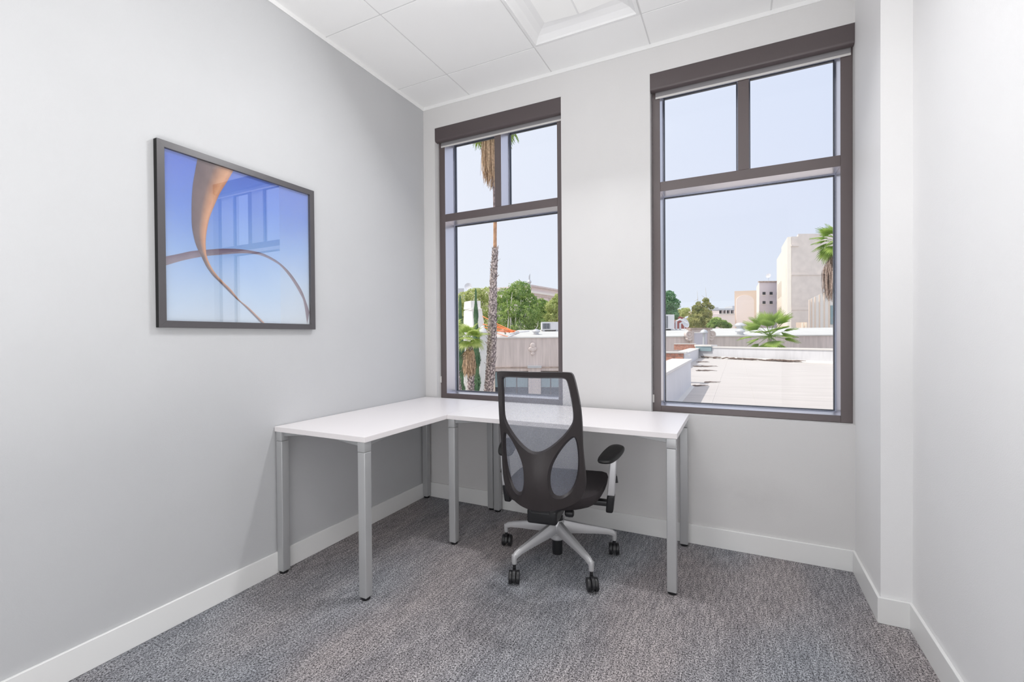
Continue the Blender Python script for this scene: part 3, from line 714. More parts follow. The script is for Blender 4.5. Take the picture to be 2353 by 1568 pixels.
def leafmat(name, c1, c2, tr=.4, scale=2.0):
    M = bpy.data.materials.new(name); M.use_nodes = True; n = M.node_tree; n.nodes.clear()
    out = n.nodes.new('ShaderNodeOutputMaterial'); d = n.nodes.new('ShaderNodeBsdfPrincipled'); t = n.nodes.new('ShaderNodeBsdfTranslucent'); mx = n.nodes.new('ShaderNodeMixShader')
    d.inputs['Roughness'].default_value = .55; d.inputs['Specular IOR Level'].default_value = .3
    tc = n.nodes.new('ShaderNodeTexCoord'); z = n.nodes.new('ShaderNodeTexNoise'); z.inputs['Scale'].default_value = scale; z.inputs['Detail'].default_value = 5; n.links.new(tc.outputs['Object'], z.inputs[0])
    r = n.nodes.new('ShaderNodeValToRGB'); r.color_ramp.elements[0].position = .35; r.color_ramp.elements[1].position = .65
    r.color_ramp.elements[0].color = (*c1, 1); r.color_ramp.elements[1].color = (*c2, 1)
    n.links.new(z.outputs['Fac'], r.inputs[0]); n.links.new(r.outputs[0], d.inputs['Base Color']); n.links.new(r.outputs[0], t.inputs[0])
    mx.inputs[0].default_value = tr; n.links.new(d.outputs[0], mx.inputs[1]); n.links.new(t.outputs[0], mx.inputs[2]); n.links.new(mx.outputs[0], out.inputs[0])
    return M
M_lf_mid = leafmat('foliage_mid_green', (.20, .34, .09), (.52, .64, .22))
M_lf_yel = leafmat('foliage_yellow_green', (.42, .50, .17), (.78, .80, .40))
M_lf_dark = leafmat('foliage_bluish_green', (.15, .32, .18), (.34, .54, .30))
M_lf_olive = leafmat('foliage_olive', (.25, .30, .10), (.60, .57, .24))
M_lf_cyp = leafmat('foliage_cypress', (.09, .20, .10), (.22, .36, .19), .15)
M_palm = leafmat('palm_leaf_green', (.20, .36, .06), (.42, .56, .14), .45, 1.2)
M_palmb = leafmat('palm_leaf_bright', (.38, .52, .10), (.66, .74, .30), .5, 1.2)

def prism_pts(pts, z1, z0=GZ): return MB().prism([(p.x, p.y) for p in pts], z0, z1)
def block(name, u0, d0, u1, d1, vt, M, depth, z0=GZ, parent=None, vt1=None, piece=None):
    """building volume: its front runs from (u0,d0) to (u1,d1), it reaches `depth` metres back"""
    a = D(u0, 772, d0); b = D(u1, 772, d1); a.z = b.z = 0
    t = (b - a).normalized(); nrm = Vector((-t.y, t.x, 0))
    if nrm.dot(CF) < 0: nrm = -nrm
    za = DZ(u0, vt, d0); zb = DZ(u1, vt1 if vt1 is not None else vt, d1) if (vt1 is not None) else za
    ra = Vector((a.x - CAM.x, a.y - CAM.y, 0)).normalized()
    nrm = (nrm * .35 + ra).normalized() if (a - CAM).dot(CR) < 0 else (ra * 1.0)
    p = [a, b, b + nrm * depth, a + nrm * depth]
    return MB().prism([(q.x, q.y) for q in p], z0, [za, zb, zb, za]), a, b, nrm, za

# ---- ground and the rest of this building's facade
tag(MB().prism([(-160, WY + .02), (160, WY + .02), (160, 260), (-160, 260)], GZ - .2, GZ).obj('ground', M_ground), kind='structure')
fc = MB().prism([(-9, .05), (-.1405, .05), (-.1405, WY), (-9, WY)], GZ, 6.5)
tag(fc.obj('wall_outer_left', M_stucco), kind='structure')
tag(MB().prism([(W1 + .1205, .05), (12, .05), (12, WY), (W1 + .1205, WY)], GZ, 6.5).obj('wall_outer_right', M_stucco), kind='structure')
tag(MB().prism([(-.14, .05), (W1 + .12, .05), (W1 + .12, WY), (-.14, WY)], 3.03, 6.5).obj('wall_outer_upper', M_stucco), kind='structure')
tag(MB().prism([(-.14, .05), (W1 + .12, .05), (W1 + .12, WY), (-.14, WY)], GZ, -.121).obj('wall_outer_lower', M_stucco), kind='structure')

# ---- white flat roof next door
rf = empty('flat_roof_building', (5, 10, GZ), label='low building with white membrane roof and parapets below the right window', cat='building')
def sub(mb, name, M, par=rf, **kw):
    o = mb.obj(name, M, None, **kw); o.parent = par; o.matrix_parent_inverse = Matrix.Translation(-Vector(par.location)); return o
FL = Vector((.16, 23.0, 0)); FR = Vector((5.5, 19.05, 0)); FX = FR + (FR - FL) * .9
sub(MB().prism([(.72, WY + .01), (12, WY + .01), (12, 14.4), (FX.x, FX.y), (FL.x, FL.y), (-.15, 23.2), (-.15, 9.3), (.72, 9.3)], GZ, 0.0), 'roof_deck', M_roofw)
for (x, y0, y1) in ((1.62, .3, 20.9), (2.35, .3, 20.6)):
    sub(MB().box((x, y0, 0), (x + .06, y1, .003)), 'membrane_seam', M_roofw)
sub(MB().box((.76, WY + .01, 0), (1.12, 8.46, .585)), 'parapet', M_parw)
sub(MB().box((.70, WY + .01, .585), (1.145, 8.50, .63)), 'coping', M_cope, bevel=.006)
sub(MB().prism([(1.12, WY + .01), (1.20, WY + .01), (1.20, 8.46), (1.12, 8.46)], 0, [.02, .002, .002, .02]), 'cant_strip', M_cope)
sub(MB().box((-.10, 9.3, 0), (.30, 22.95, .46)), 'parapet', M_parw)
sub(MB().box((-.15, 9.3, .46), (.33, 22.95, .50)), 'coping', M_cope)
t = (FX - FL).normalized(); nn = Vector((-t.y, t.x, 0)); nn = nn if nn.dot(CF) > 0 else -nn
def along(s0, s1, o0, o1): return [(q.x, q.y) for q in (FL + t * s0 + nn * o0, FL + t * s1 + nn * o0, FL + t * s1 + nn * o1, FL + t * s0 + nn * o1)]
LL = (FX - FL).length
sub(MB().prism(along(0, LL, 0, .3), 0, .54), 'parapet', M_parw)
sub(MB().prism(along(-.05, LL, -.04, .34), .54, .60), 'coping', M_cope)
sub(MB().prism(along(0, LL, -.10, 0.0), 0, [.01, .01, .10, .10]), 'cant_strip', M_cope)
sub(MB().prism(along(.02, .98, -.08, .20), .36, .60), 'flashing', M_teal); sub(MB().prism(along(-.02, 1.02, -.12, .34), .601, .68), 'flashing_cap', M_cope)
# brick cross parapet with single bricks
def brick_run(x0, x1, y, z0, courses, bl, bh, th, capz, capx):
    sub(MB().box((x0, y + .015, z0 - .02), (x1, y + th, z0 + courses * bh)), 'mortar_core', M_mortar)
    rnd = random.Random(3)
    mesh = None
    for c in range(courses):
        x = x1 - (bl * .5 if c % 2 else 0) ; 
        xs = [x1] ; 
        q = x1 if c % 2 == 0 else x1 + bl * .5
        while q > x0:
            a = max(q - bl + .008, x0); b_ = min(q - .004, x1); 
            if b_ - a > .03:
                sub(MB().box((a, y + rnd.uniform(-.004, .004), z0 + c * bh + .006), (b_, y + .05, z0 + (c + 1) * bh - .004)), 'brick', M_brick, bevel=.004, seg=1)
            q -= bl
    sub(MB().box((x0, y - .03, capz), (capx, y + th + .03, capz + .035)), 'coping', M_cope)
brick_run(-.55, .90, 9.05, .44, 4, .205, .073, .24, .735, .97)
brick_run(-.95, .12, 23.05, .40, 4, .22, .075, .25, .70, .14)
sub(MB().box((.965, 8.85, .52), (1.06, 9.25, .60)).box((.965, 8.95, .64), (1.05, 9.2, .70)), 'flashing', M_metal)

# dry fronds and twigs blown against the parapets
def debris(name, pts, r, label, group=None, seed=1, n=14, spread=.16):
    rnd = random.Random(seed); m_ = MB()
    P0 = [Vector(p) for p in pts]
    for k in range(n):
        i = rnd.randrange(len(P0) - 1); u0 = rnd.random(); L = rnd.uniform(.4, 1.0)
        a = P0[i].lerp(P0[i + 1], u0); dr = (P0[i + 1] - P0[i]).normalized()
        q = [a + dr * (L * s_ * spread * 5) + Vector((rnd.uniform(-1, 1), rnd.uniform(-1, 1), 0)) * spread * .35 + Vector((0, 0, r * 1.1 + rnd.random() * r * 2)) for s_ in (0, .3, .6, 1)]
        m_.tube(q, [r * rnd.uniform(.5, 1.2), r, r * .8, r * .3], 5)
    o = m_.obj(name, M_debris); tag(o, label, 'debris', group, 'stuff'); return o
e0 = FL + t * .3 - nn * .16; e1 = FL + t * 4.9 - nn * .16
debris('palm_debris', [tuple(e0), tuple(e1)], .028, 'long line of dry brown twigs along the foot of the far white parapet', None, 4, 34, .2)
for k, (u, v, sz, n_) in enumerate([(1602, 833, .10, 6), (1598, 843, .12, 10), (1604, 853, .08, 5), (1618, 880, .06, 6), (1592, 888, .06, 5)]):
    d_ = 1.168 * FPX / (v - 770.5); p = DX(u, d_, 0)
    lab = ['small brown twigs on white roof nearest the far corner', 'dark clump of dry leaves beside the left parapet end', 'thin dry twigs just in front of the dark leaf clump', 'scattered dry twigs in the middle of the roof shade', 'curled dry leaf close to the near left parapet'][k]
    debris('palm_debris', [(p.x - sz, p.y, 0), (p.x + sz * 2, p.y + .08, 0)], .010 + .004 * (k < 3), lab, None, 10 + k, n_, sz)

# ---- stained stucco building across both windows
sb = empty('stucco_building', tuple(DX(1500, 30, GZ)), label='long low stained stucco building with pale roof behind the palm trees', cat='building')
def wall_panel(u0, u1, v0, v1, d, th, name, M, par, **kw):
    a, b = DX(u0, d, 0), DX(u1, d, 0); t_ = (b - a).normalized(); n_ = Vector((-t_.y, t_.x, 0)); n_ = n_ if n_.dot(CF) > 0 else -n_
    um = (u0 + u1) / 2
    z1 = DZ(um, v0, d); z0 = DZ(um, v1, d) if v1 is not None else GZ
    return sub(MB().prism([(q.x, q.y) for q in (a, b, b + n_ * th, a + n_ * th)], z0, z1), name, M, par, **kw)
zt = 1.07
a, b = DX(1131, 30, 0), DX(2150, 30, 0); Fh = Vector((CF.x, CF.y, 0)).normalized()
zb = DZ(1200, 844, 30)
sub(MB().prism([(q.x, q.y) for q in (a, b, b + Fh * .35, a + Fh * .35)], zb, zt), 'upper_wall', M_stucco, sb)
sub(MB().prism([(q.x, q.y) for q in (a, b, b + Fh * .4, a + Fh * .4)], DZ(1200, 853, 30), zb - .03), 'lintel_band', M_stucco, sb)
sub(MB().prism([(q.x, q.y) for q in (a - Fh * .06, b - Fh * .06, b, a)], zb - .05, zb + .02), 'ledge', M_stucco2, sb)
sub(MB().prism([(q.x, q.y) for q in (a - Fh * .08, b - Fh * .08, b + Fh * .4, a + Fh * .4)], zt, zt + .07), 'coping', M_cope, sb)
# roof rising gently away
r0, r1 = DX(1131, 30.4, 0), DX(2150, 30.4, 0); f0, f1 = DX(1190, 38.2, 0), DX(2150, 38.2, 0)
ZF = 1.168 + .0148 * 38.2
sub(MB().add([(r0.x, r0.y, zt - .02), (r1.x, r1.y, zt - .02), (f1.x, f1.y, ZF), (f0.x, f0.y, ZF), (r0.x, r0.y, zt - .4), (r1.x, r1.y, zt - .4), (f1.x, f1.y, 0), (f0.x, f0.y, 0)],
         [(0, 1, 2, 3), (7, 6, 5, 4), (0, 4, 5, 1), (1, 5, 6, 2), (2, 6, 7, 3), (3, 7, 4, 0)]), 'roof', M_roof2, sb)
sub(MB().prism([(q.x, q.y) for q in (a + Fh * .4, b + Fh * .4, f1, f0)], GZ, -.05), 'lower_storey', M_stucco2, sb)
wall_panel(1127, 1135.5, 844, None, 29.9, .5, 'door_jamb', M_cream, sb)
for u0, u1 in ((1136, 1158), (1160, 1184), (1187, 1211), (1242, 1262), (1265, 1290)):
    wall_panel(u0, u1, 855, 890, 30.2, .06, 'window_pane', M_glz, sb)
    wall_panel(u0, u1, 891, None, 30.25, .06, 'window_base', M_dkwin, sb)
wall_panel(1213, 1241, 845, None, 29.7, .5, 'column', M_stucco, sb)
wall_panel(1211, 1243, 841, 846, 29.6, .5, 'column_capital', M_metal, sb)
# shield ornament in low relief
p = DX(1223, 29.93, 0); zc = DZ(1223, 800, 30); sh = MB()
for rr, dx_, zz in ((.20, 0, .18), (.15, -.14, -.05), (.15, .14, -.05), (.13, 0, -.35), (.17, 0, -.1)):
    Mx = Matrix.Translation((p.x + CR.x * dx_, p.y + CR.y * dx_, zc + zz)) @ Matrix(((CR.x, 0, CF.x, 0), (CR.y, 0, CF.y, 0), (0, 1, 0, 0), (0, 0, 0, 1)))
    for q in ((rr, 0),):
        sh.lathe([(0, -.05), (rr * .6, -.04), (rr, .02), (rr * .98, .05)], n=14, M=Mx)
sub(sh, 'shield_ornament', M_stucco, sb)
# broken scroll pediment standing above the wall
pc = DX(1609, 29.6, 0)
MF = Matrix(((CR.x, 0, CF.x, pc.x), (CR.y, 0, CF.y, pc.y), (0, 1, 0, 0), (0, 0, 0, 1)))
def zz_(v): return DZ(1609, v, 29.6)
def pbox(x0, x1, v1, v0, y0, y1): 
    k = MB(); k.box((x0, zz_(v1), y0), (x1, zz_(v0), y1), MF); return k
sub(pbox(-.50, .50, 792, 765, 0, .5), 'pediment_panel', M_blue, sb)
sub(pbox(-.56, -.44, 792, 764, -.05, .5), 'pediment_stile', M_stucco, sb); sub(pbox(.44, .56, 792, 764, -.05, .5), 'pediment_stile', M_stucco, sb)
sub(pbox(-.60, .60, 764, 758, -.08, .55), 'pediment_cap', M_stucco, sb); sub(pbox(-.70, .70, 758, 753.5, -.14, .6), 'pediment_cap', M_stucco2, sb)
for sx in (-1, 1):
    k = MB()
    k.lathe([(0, -.08), (.07, -.08), (.08, -.02), (.15, -.02), (.17, -.07), (.225, -.07), (.24, 0), (.24, .3), (0, .3)], n=22, M=MF @ Matrix.Translation((sx * .74, zz_(768.5), 0)))
    sub(k, 'scroll', M_stucco, sb, smooth=True)
    k = MB(); k.lathe([(0, 0), (.16, -.04), (.18, 0), (.18, .3), (0, .3)], n=18, M=MF @ Matrix.Translation((sx * .70, zz_(777), 0)))
    sub(k, 'scroll', M_stucco, sb, smooth=True)
pp = DX(1616.5, 28.9, 0)
k = MB().tube([(pp.x, pp.y, GZ), (pp.x, pp.y, DZ(1616, 764, 28.9))], .075, 12); k.lathe([(.12, 0), (.24, .02), (.24, .08), (.15, .2), (0, .26)], (pp.x, pp.y, DZ(1616, 766, 28.9)), 16)
vp = k.obj('vent_pipe', M_metal, smooth=True); tag(vp, 'tall grey vent pipe with domed cap in front of the scroll pediment', 'pipe')

def roofz(d): return zt - .02 + (d - 30.4) / 7.8 * (ZF - zt + .02)
def vent(u, d, s, label):
    p = DX(u, d, roofz(d) - .01); t_ = empty('roof_vent', tuple(p), label=label, cat='vent')
    MB().lathe([(0, 0), (.34 * s, 0), (.34 * s, .05), (.26 * s, .07), (.26 * s, .22 * s), (0, .22 * s)], n=18).obj('vent_collar', M_metal, t_, smooth=True)
    MB().lathe([(.22 * s, .20 * s), (.40 * s, .26 * s), (.42 * s, .36 * s), (.30 * s, .50 * s), (.10 * s, .56 * s), (0, .56 * s)], n=18).obj('vent_hood', M_metal, t_, smooth=True)
vent(1700, 32, .78, 'silver mushroom roof vent left of the fan palm, the nearer of two')
vent(1699, 37.3, .95, 'silver mushroom roof vent left of the fan palm, the farther of two')
vent(1231, 33.5, .72, 'small silver roof vent on the pale roof seen through left window')
def ac_unit(u0, u1, vt, d, label, zbase=None):
    zb_ = roofz(d) if zbase is None else zbase
    c = DX((u0 + u1) / 2, d, zb_); W = (u1 - u0) / FPX * d; Hh = DZ(u0, vt, d) - zb_
    t_ = empty('air_conditioner', tuple(c), math.atan2(CR.y, CR.x), label=label, cat='air conditioner')
    MB().box((-W / 2, 0, .12), (W / 2, 1.2, Hh)).obj('cabinet', M_parw, t_, bevel=.02)
    MB().box((-W / 2 + .08, -.02, .2), (-W / 2 + .08 + W * .42, .0, Hh - .12)).obj('coil_grille', M_dkwin, t_)
    for i in range(5):
        x = -W / 2 + .08 + W * .42 * (i + .5) / 5; MB().box((x - .015, -.035, .2), (x + .015, -.02, Hh - .12)).obj('louvre', M_metal, t_)
    MB().box((-W / 2 + .1, .1, 0), (-W / 2 + .25, 1.1, .12)).obj('foot_rail', M_metal, t_); MB().box((W / 2 - .25, .1, 0), (W / 2 - .1, 1.1, .12)).obj('foot_rail', M_metal, t_)
ac_unit(1244, 1284, 740, 36.4, 'large air conditioner on the pale roof seen through left window')
ac_unit(1519, 1549, 723, 36.4, 'air conditioner at the left edge of the right window view')
for u, h_, lab in ((1553, .7, 'short white pipe bend right beside the air conditioner'), (1562, .5, 'low white pipe between the air conditioner and the small dish')):
    p = DX(u, 37, roofz(37)); o = MB().tube([(p.x, p.y, p.z), (p.x, p.y, p.z + h_), (p.x + CR.x * .3, p.y + CR.y * .3, p.z + h_ + .15), (p.x + CR.x * .6, p.y + CR.y * .6, p.z + h_)], .08, 8).obj('roof_pipe', M_parw, smooth=True)
    tag(o, lab, 'pipe')
def dish(name, u, v, d, r, yaw, zb_, label):
    c = D(u, v, d); t_ = empty(name, (c.x, c.y, zb_), label=label, cat='satellite dish')
    h_ = c.z - zb_
    MB().tube([(0, 0, 0), (0, 0, h_ - .0)], r * .07, 8).obj('mast', M_metal, t_)
    ax = Matrix.Translation((0, 0, h_)) @ Matrix.Rotation(yaw, 4, 'Z') @ Matrix.Rotation(math.radians(70), 4, 'X')
    MB().lathe([(0, -.0), (r * .5, r * .06), (r * .85, r * .17), (r, r * .25), (r * 1.0, r * .22), (r * .5, r * .03), (0, -r * .04)], n=22, M=ax).obj('reflector', M_parw, t_, smooth=True)
    MB().tube([ax @ Vector((r * .9, 0, r * .2)), ax @ Vector((0, 0, r * .9))], r * .04, 6).obj('feed_arm', M_metal, t_)
dish('satellite_dish', 1572, 743, 37.5, .42, 1.0, roofz(37.5), 'small white satellite dish by the olive tree beyond the roof')

# ---- far buildings seen in the right window
def building(name, label, parts, loc):
    e_ = empty(name, loc, label=label, cat='building'); return e_
def vol(u0, d0, u1, d1, vt, M, depth, par, piece='wall', vt1=None, z0=GZ):
    mb, a_, b_, n_, za = block(None, u0, d0, u1, d1, vt, M, depth, z0, vt1=vt1); return sub(mb, piece, M, par)
tb = building('tall_building', 'tall windowless beige concrete building on the right of the right window', None, tuple(DX(1818, 60, GZ)))
n0, n1 = DX(1818, 60, 0), DX(1975, 60, 0); l1 = DX(1786, 78, 0)
ztp = DZ(1818, 544, 60)
sub(MB().prism([(q.x, q.y) for q in (n0, n1, n1 + (l1 - n0), l1)], GZ, ztp), 'main_block', M_tall, tb)
pe = [n0 + CR * .9 * 1, n1, n1 + (l1 - n0) * .2, n0 + (l1 - n0) * .1 + CR * .9]
sub(MB().prism([(q.x, q.y) for q in pe], ztp, ztp + .35), 'raised_parapet', M_tall, tb)
sd = (l1 - n0); sn = Vector((sd.y, -sd.x, 0)).normalized(); sn = -sn if sn.dot(CR) > 0 else sn
def side(u0, u1, z0, z1, o0, o1, name, M):
    q = [n0 + sd * u0 + sn * o0, n0 + sd * u1 + sn * o0, n0 + sd * u1 + sn * o1, n0 + sd * u0 + sn * o1]
    return sub(MB().prism([(p.x, p.y) for p in q], z0, z1), name, M, tb)
side(0, .995, GZ, ztp - .05, .02, .12, 'side_face_sunlit', M_tallw)  # thin pale skin puts the sun on this face into its colour
side(0, .40, GZ, ztp - .02, .12, .45, 'side_pier', M_tallw)
side(.05, .36, ztp - 10.2, ztp - 3.4, .45, .52, 'panel', M_tallw)
for zc_, h_ in ((ztp - 5.7, 2.4), (ztp - 9.6, 2.4)):
    for k_ in range(4): side(.50 + k_ * .11, .55 + k_ * .11, zc_ - h_ / 2, zc_ + h_ / 2, .10, .135, 'slit_window', emat('slit_tan_%d' % k_, (.62, .55, .48)) if k_ == 0 and zc_ > ztp - 6 else bpy.data.materials['slit_tan_0'])  # slit windows in one darker tan
for (u0, u1, v0, v1, o) in ((1818, 1836, 562, 566, .18), (1818, 1975, 629, 632, .10), (1818, 1975, 708, 712, .06)):
    wall_panel(u0, u1, v0, v1, 60 - o, o - .01, 'string_course', M_tall, tb)
# corrugated white shed in front of it
wb = building('white_shed', 'white ribbed metal building in front of the tall beige block', None, tuple(DX(1880, 45, GZ)))
a1, b1 = DX(1857, 45, 0), DX(1897, 45, 0); c1 = DX(1975, 45, 0)
Rs = Vector((a1.x - CAM.x, a1.y - CAM.y, 0)).normalized()
z_a, z_b = DZ(1857, 689, 45), DZ(1897, 669, 45)
sub(MB().prism([(q.x, q.y) for q in (a1, b1, b1 + Rs * 10, a1 + Rs * 10)], GZ, [z_a, z_b, z_b, z_a]), 'wall', M_white, wb)
sub(MB().prism([(q.x, q.y) for q in (b1, c1, c1 + Rs * 10, b1 + Rs * 10)], GZ, z_b - .3), 'wall', M_white, wb)
for u in (1858.5, 1864, 1872, 1882, 1893, 1904, 1915):
    q = DX(u, 44.93, 0); q2 = DX(u + 2.2, 44.93, 0); zt_ = z_a + (z_b - z_a) * min(1, (u - 1857) / 40) - (.35 if u > 1897 else .03)
    sub(MB().prism([(x.x, x.y) for x in (q, q2, q2 + Fh * .08, q + Fh * .08)], GZ, zt_), 'rib', M_cream, wb)
wall_panel(1909, 1925, 702, 745, 44.9, .1, 'window_pane', M_glz, wb)
q = DX(1905, 44.7, 0); sub(MB().lathe([(.0, 0), (.5, 0), (.5, .35), (.3, .5), (0, .5)], (q.x, q.y, z_b - .1), 14), 'vent_hood', M_metal, wb)
lb = building('cream_annex', 'low cream annex between the fan palm and the white ribbed building', None, tuple(DX(1840, 52, GZ)))
vol(1828, 52, 1854, 52, 741, M_cream, 6, lb, 'wall'); wall_panel(1842, 1845, 742, None, 51.9, .1, 'pilaster', M_tallw, lb); wall_panel(1849, 1853, 742, None, 51.9, .1, 'pilaster', M_tallw, lb)
bb = building('lavender_block', 'lavender grey block with small square windows left of the tall beige building', None, tuple(DX(1745, 80, GZ)))
vol(1744, 80, 1800, 80, 647.5, M_blue, 9, bb, 'wall');  # bluish shade of the front is put into its colour
w0, w1_ = DX(1744, 80, 0), DX(1737.5, 88, 0)
sub(MB().prism([(p.x, p.y) for p in (w0, w0 + CR * .3 + Fh * .1, w1_ + CR * .4, w1_)], GZ, DZ(1744, 648.5, 80)), 'side_wall', M_tallw, bb)  # paler wall: sun on this side is put into its colour
wall_panel(1743.5, 1800, 646, 648.5, 79.8, .4, 'coping', M_stucco2, bb)
for v0 in (671, 692):
    for u0 in (1751.8, 1768.2, 1784.5):
        fo = wall_panel(u0, u0 + 6.5, v0, v0 + 6.5, 79.93, .12, 'window', M_dkwin, bb)
        wall_panel(u0 - .6, u0 + 7.1, v0 + 6.5, v0 + 7.4, 79.85, .12, 'window_sill', M_tallw, bb)
dish('satellite_dish', 1765, 634, 82, .42, -.4, DZ(1765, 648, 82) - .3, 'white satellite dish on the roof of the lavender block')
ba = building('cream_block', 'plain pale pink box building with an arched front beside the lavender block', None, tuple(DX(1710, 70, GZ)))
vol(1687, 70, 1737.5, 70, 669, M_cream, 12, ba, 'wall', vt1=667.5)
# raised arched panel
am = MB(); pts = []; zt2 = DZ(1710, 678, 69.9)
ua, ub = DX(1691, 69.9, 0), DX(1732, 69.9, 0); hw_ = (ub - ua).length / 2; mid = (ua + ub) / 2
pts = [(-hw_, GZ), (hw_, GZ)] + [(hw_ * math.cos(an), zt2 - .9 + .9 * math.sin(an)) for an in [PI * k_ / 12 for k_ in range(13)]]
tr = (ub - ua).normalized(); vs = [mid + tr * x + Vector((0, 0, z)) for x, z in pts]; vs += [v + Fh * .09 for v in vs]; n_ = len(pts)
sub(MB().add(vs, [tuple(range(n_)), tuple(range(n_, 2 * n_))[::-1]] + [(i, (i + 1) % n_, n_ + (i + 1) % n_, n_ + i) for i in range(n_)]), 'arched_panel', M_pink, ba)
bc = building('low_pink_building', 'low pale pink building behind the olive tree', None, tuple(DX(1655, 66, GZ)))
vol(1600, 66, 1688, 66, 722, M_pink, 8, bc, 'wall'); wall_panel(1600, 1652, 714, 723, 66.2, 3, 'upper_wall', M_pink, bc); wall_panel(1652, 1688, 720.5, 722.5, 65.9, .3, 'coping', M_cope, bc)
bp_ = building('parking_structure', 'distant grey parking structure on the horizon right of the olive tree', None, tuple(DX(1660, 110, GZ)))
wall_panel(1632, 1700, 709, 713, 110, 14, 'roof_slab', M_metal, bp_); wall_panel(1652, 1700, 713, 722, 112, 10, 'deck_shade_block', M_dkwin, bp_)  # dark block stands in for the shade inside the open deck
wall_panel(1632, 1652, 714, 760, 110, 10, 'wall', M_pink, bp_); wall_panel(1652, 1700, 722, None, 110, 12, 'wall', M_pink, bp_)
for u in (1660, 1668, 1677, 1686): wall_panel(u, u + 1.6, 713, 722, 110, 1, 'column', M_pink, bp_)
wall_panel(1641, 1650, 706, 709, 113, 4, 'stair_tower', M_metal, bp_); wall_panel(1682, 1690, 703, 709, 113, 4, 'stair_tower', M_metal, bp_)
bk = building('brick_house', 'red brick gabled house between the trees at the left of right window', None, tuple(DX(1550, 66, GZ)))
h0, h1, hm = DX(1524, 62, 0), DX(1584, 62, 0), DX(1551, 62, 0)
ze, zg = DZ(1550, 735, 62), DZ(1550, 723.5, 62)
vs = [Vector((h0.x, h0.y, GZ)), Vector((h1.x, h1.y, GZ)), Vector((h1.x, h1.y, ze)), Vector((hm.x, hm.y, zg)), Vector((h0.x, h0.y, ze + .2))]; vs += [v + Fh * 8 for v in vs]
sub(MB().add(vs, [(0, 1, 2, 3, 4), (9, 8, 7, 6, 5)] + [(i, (i + 1) % 5, 5 + (i + 1) % 5, 5 + i) for i in range(5)]), 'gable_wall', M_redr, bk)
wall_panel(1548, 1554, 735, 742, 61.9, .2, 'window', M_brick, bk)

# ---- beyond the trees in the left window
ub_ = building('classical_building', 'pale stone building with cornice behind the trees in the left window', None, tuple(DX(1250, 70, GZ)))
ca, cb = DX(1219, 70, 0), DX(1330, 84, 0); ct = (cb - ca).normalized(); cn = Vector((-ct.y, ct.x, 0)); cn = cn if cn.dot(CF) > 0 else -cn
zt3 = DZ(1219, 657, 70)
def cpris(o0, o1, z0, z1, nm, M): return sub(MB().prism([(q.x, q.y) for q in (ca + cn * o0 - ct * (-o0 if o0 < 0 else 0), cb + cn * o0, cb + cn * o1, ca + cn * o1)], z0, z1), nm, M, ub_)
cpris(0, 12, GZ, zt3, 'wall', M_pink); cpris(-.5, 12, zt3 - .15, zt3 + .1, 'coping', M_stucco); cpris(-.6, 0, zt3 - 1.15, zt3 - .85, 'cornice', M_tallw); cpris(-.3, 0, zt3 - 1.5, zt3 - 1.15, 'cornice', M_stucco)
for k_ in range(7):
    q = ca + ct * (1.0 + k_ * 2.3); sub(MB().prism([(x.x, x.y) for x in (q - cn * .15, q + ct * .5 - cn * .15, q + ct * .5, q)], zt3 - 7, zt3 - 1.5), 'pilaster', M_stucco, ub_)
# finial
q = DX(1216, 69, 0); zf = DZ(1216, 651, 69)
fm = MB().lathe([(0, -.8), (.3, -.8), (.2, -.3), (.35, 0), (.2, .3), (0, .3)], (q.x, q.y, zf + .2), 10)
fm.add([q + CR * -.10 + Vector((0, 0, zf + .3)), q + CR * .12 + Vector((0, 0, zf + .3)), q + CR * .16 + Vector((0, 0, zf + 1.5)), q + CR * -.05 + Vector((0, 0, zf + 1.1)), q + CR * -.10 + Fh * .15 + Vector((0, 0, zf + .3)), q + CR * .12 + Fh * .15 + Vector((0, 0, zf + .3)), q + CR * .16 + Fh * .15 + Vector((0, 0, zf + 1.5)), q + CR * -.05 + Fh * .15 + Vector((0, 0, zf + 1.1))],
       [(0, 1, 2, 3), (7, 6, 5, 4), (0, 4, 5, 1), (1, 5, 6, 2), (2, 6, 7, 3), (3, 7, 4, 0)])
sub(fm, 'finial', M_metal, ub_)
hb = building('hidden_block', 'flat building top just showing above the trees at far left', None, tuple(DX(1050, 100, GZ)))
vol(1030, 100, 1066, 100, 663, M_metal, 8, hb, 'wall')
dish('satellite_dish', 1075, 659, 99, .80, .45, DZ(1075, 672, 99), 'round white dish above the treetops in the left window')
sub(MB().prism([(p.x, p.y) for p in (DX(1066, 100, 0), DX(1085, 100, 0), DX(1085, 103, 0), DX(1066, 103, 0))], GZ, DZ(1075, 672, 100)), 'wall', M_metal, hb)

# white stepped tower with orange canopy cables
tw = building('white_tower', 'white tapering gate tower behind the short palm in the left window', None, tuple(DX(1095, 34, GZ)))
def frus(u0, u1, v1, U0, U1, v0, d, dep, nm, M, sh=0.0):
    A0, A1 = DX(u0, d, DZ(u0, v1, d)), DX(u1, d, DZ(u1, v1, d)); B0, B1 = DX(U0, d, DZ(U0, v0, d) if v0 else GZ), DX(U1, d, DZ(U1, v0, d) if v0 else GZ)
    tt = Fh * dep - CR * sh
    vs = [B0, B1, B1 + tt, B0 + tt, A0, A1, A1 + tt * .85, A0 + tt * .85]
    return sub(MB().add(vs, [(0, 3, 2, 1), (4, 5, 6, 7), (0, 1, 5, 4), (1, 2, 6, 5), (2, 3, 7, 6), (3, 0, 4, 7)]), nm, M, tw)
frus(1081, 1104, 691, 1082, 1104, 709, 34, 1.4, 'tower_top', M_parw, .7)
frus(1083, 1107, 709, 1083, 1107, 712, 33.9, 1.6, 'ledge', M_tallw, .7)
frus(1084, 1107, 712, 1086, 1113, 752, 34, 1.8, 'tower_shaft', M_parw, .9)
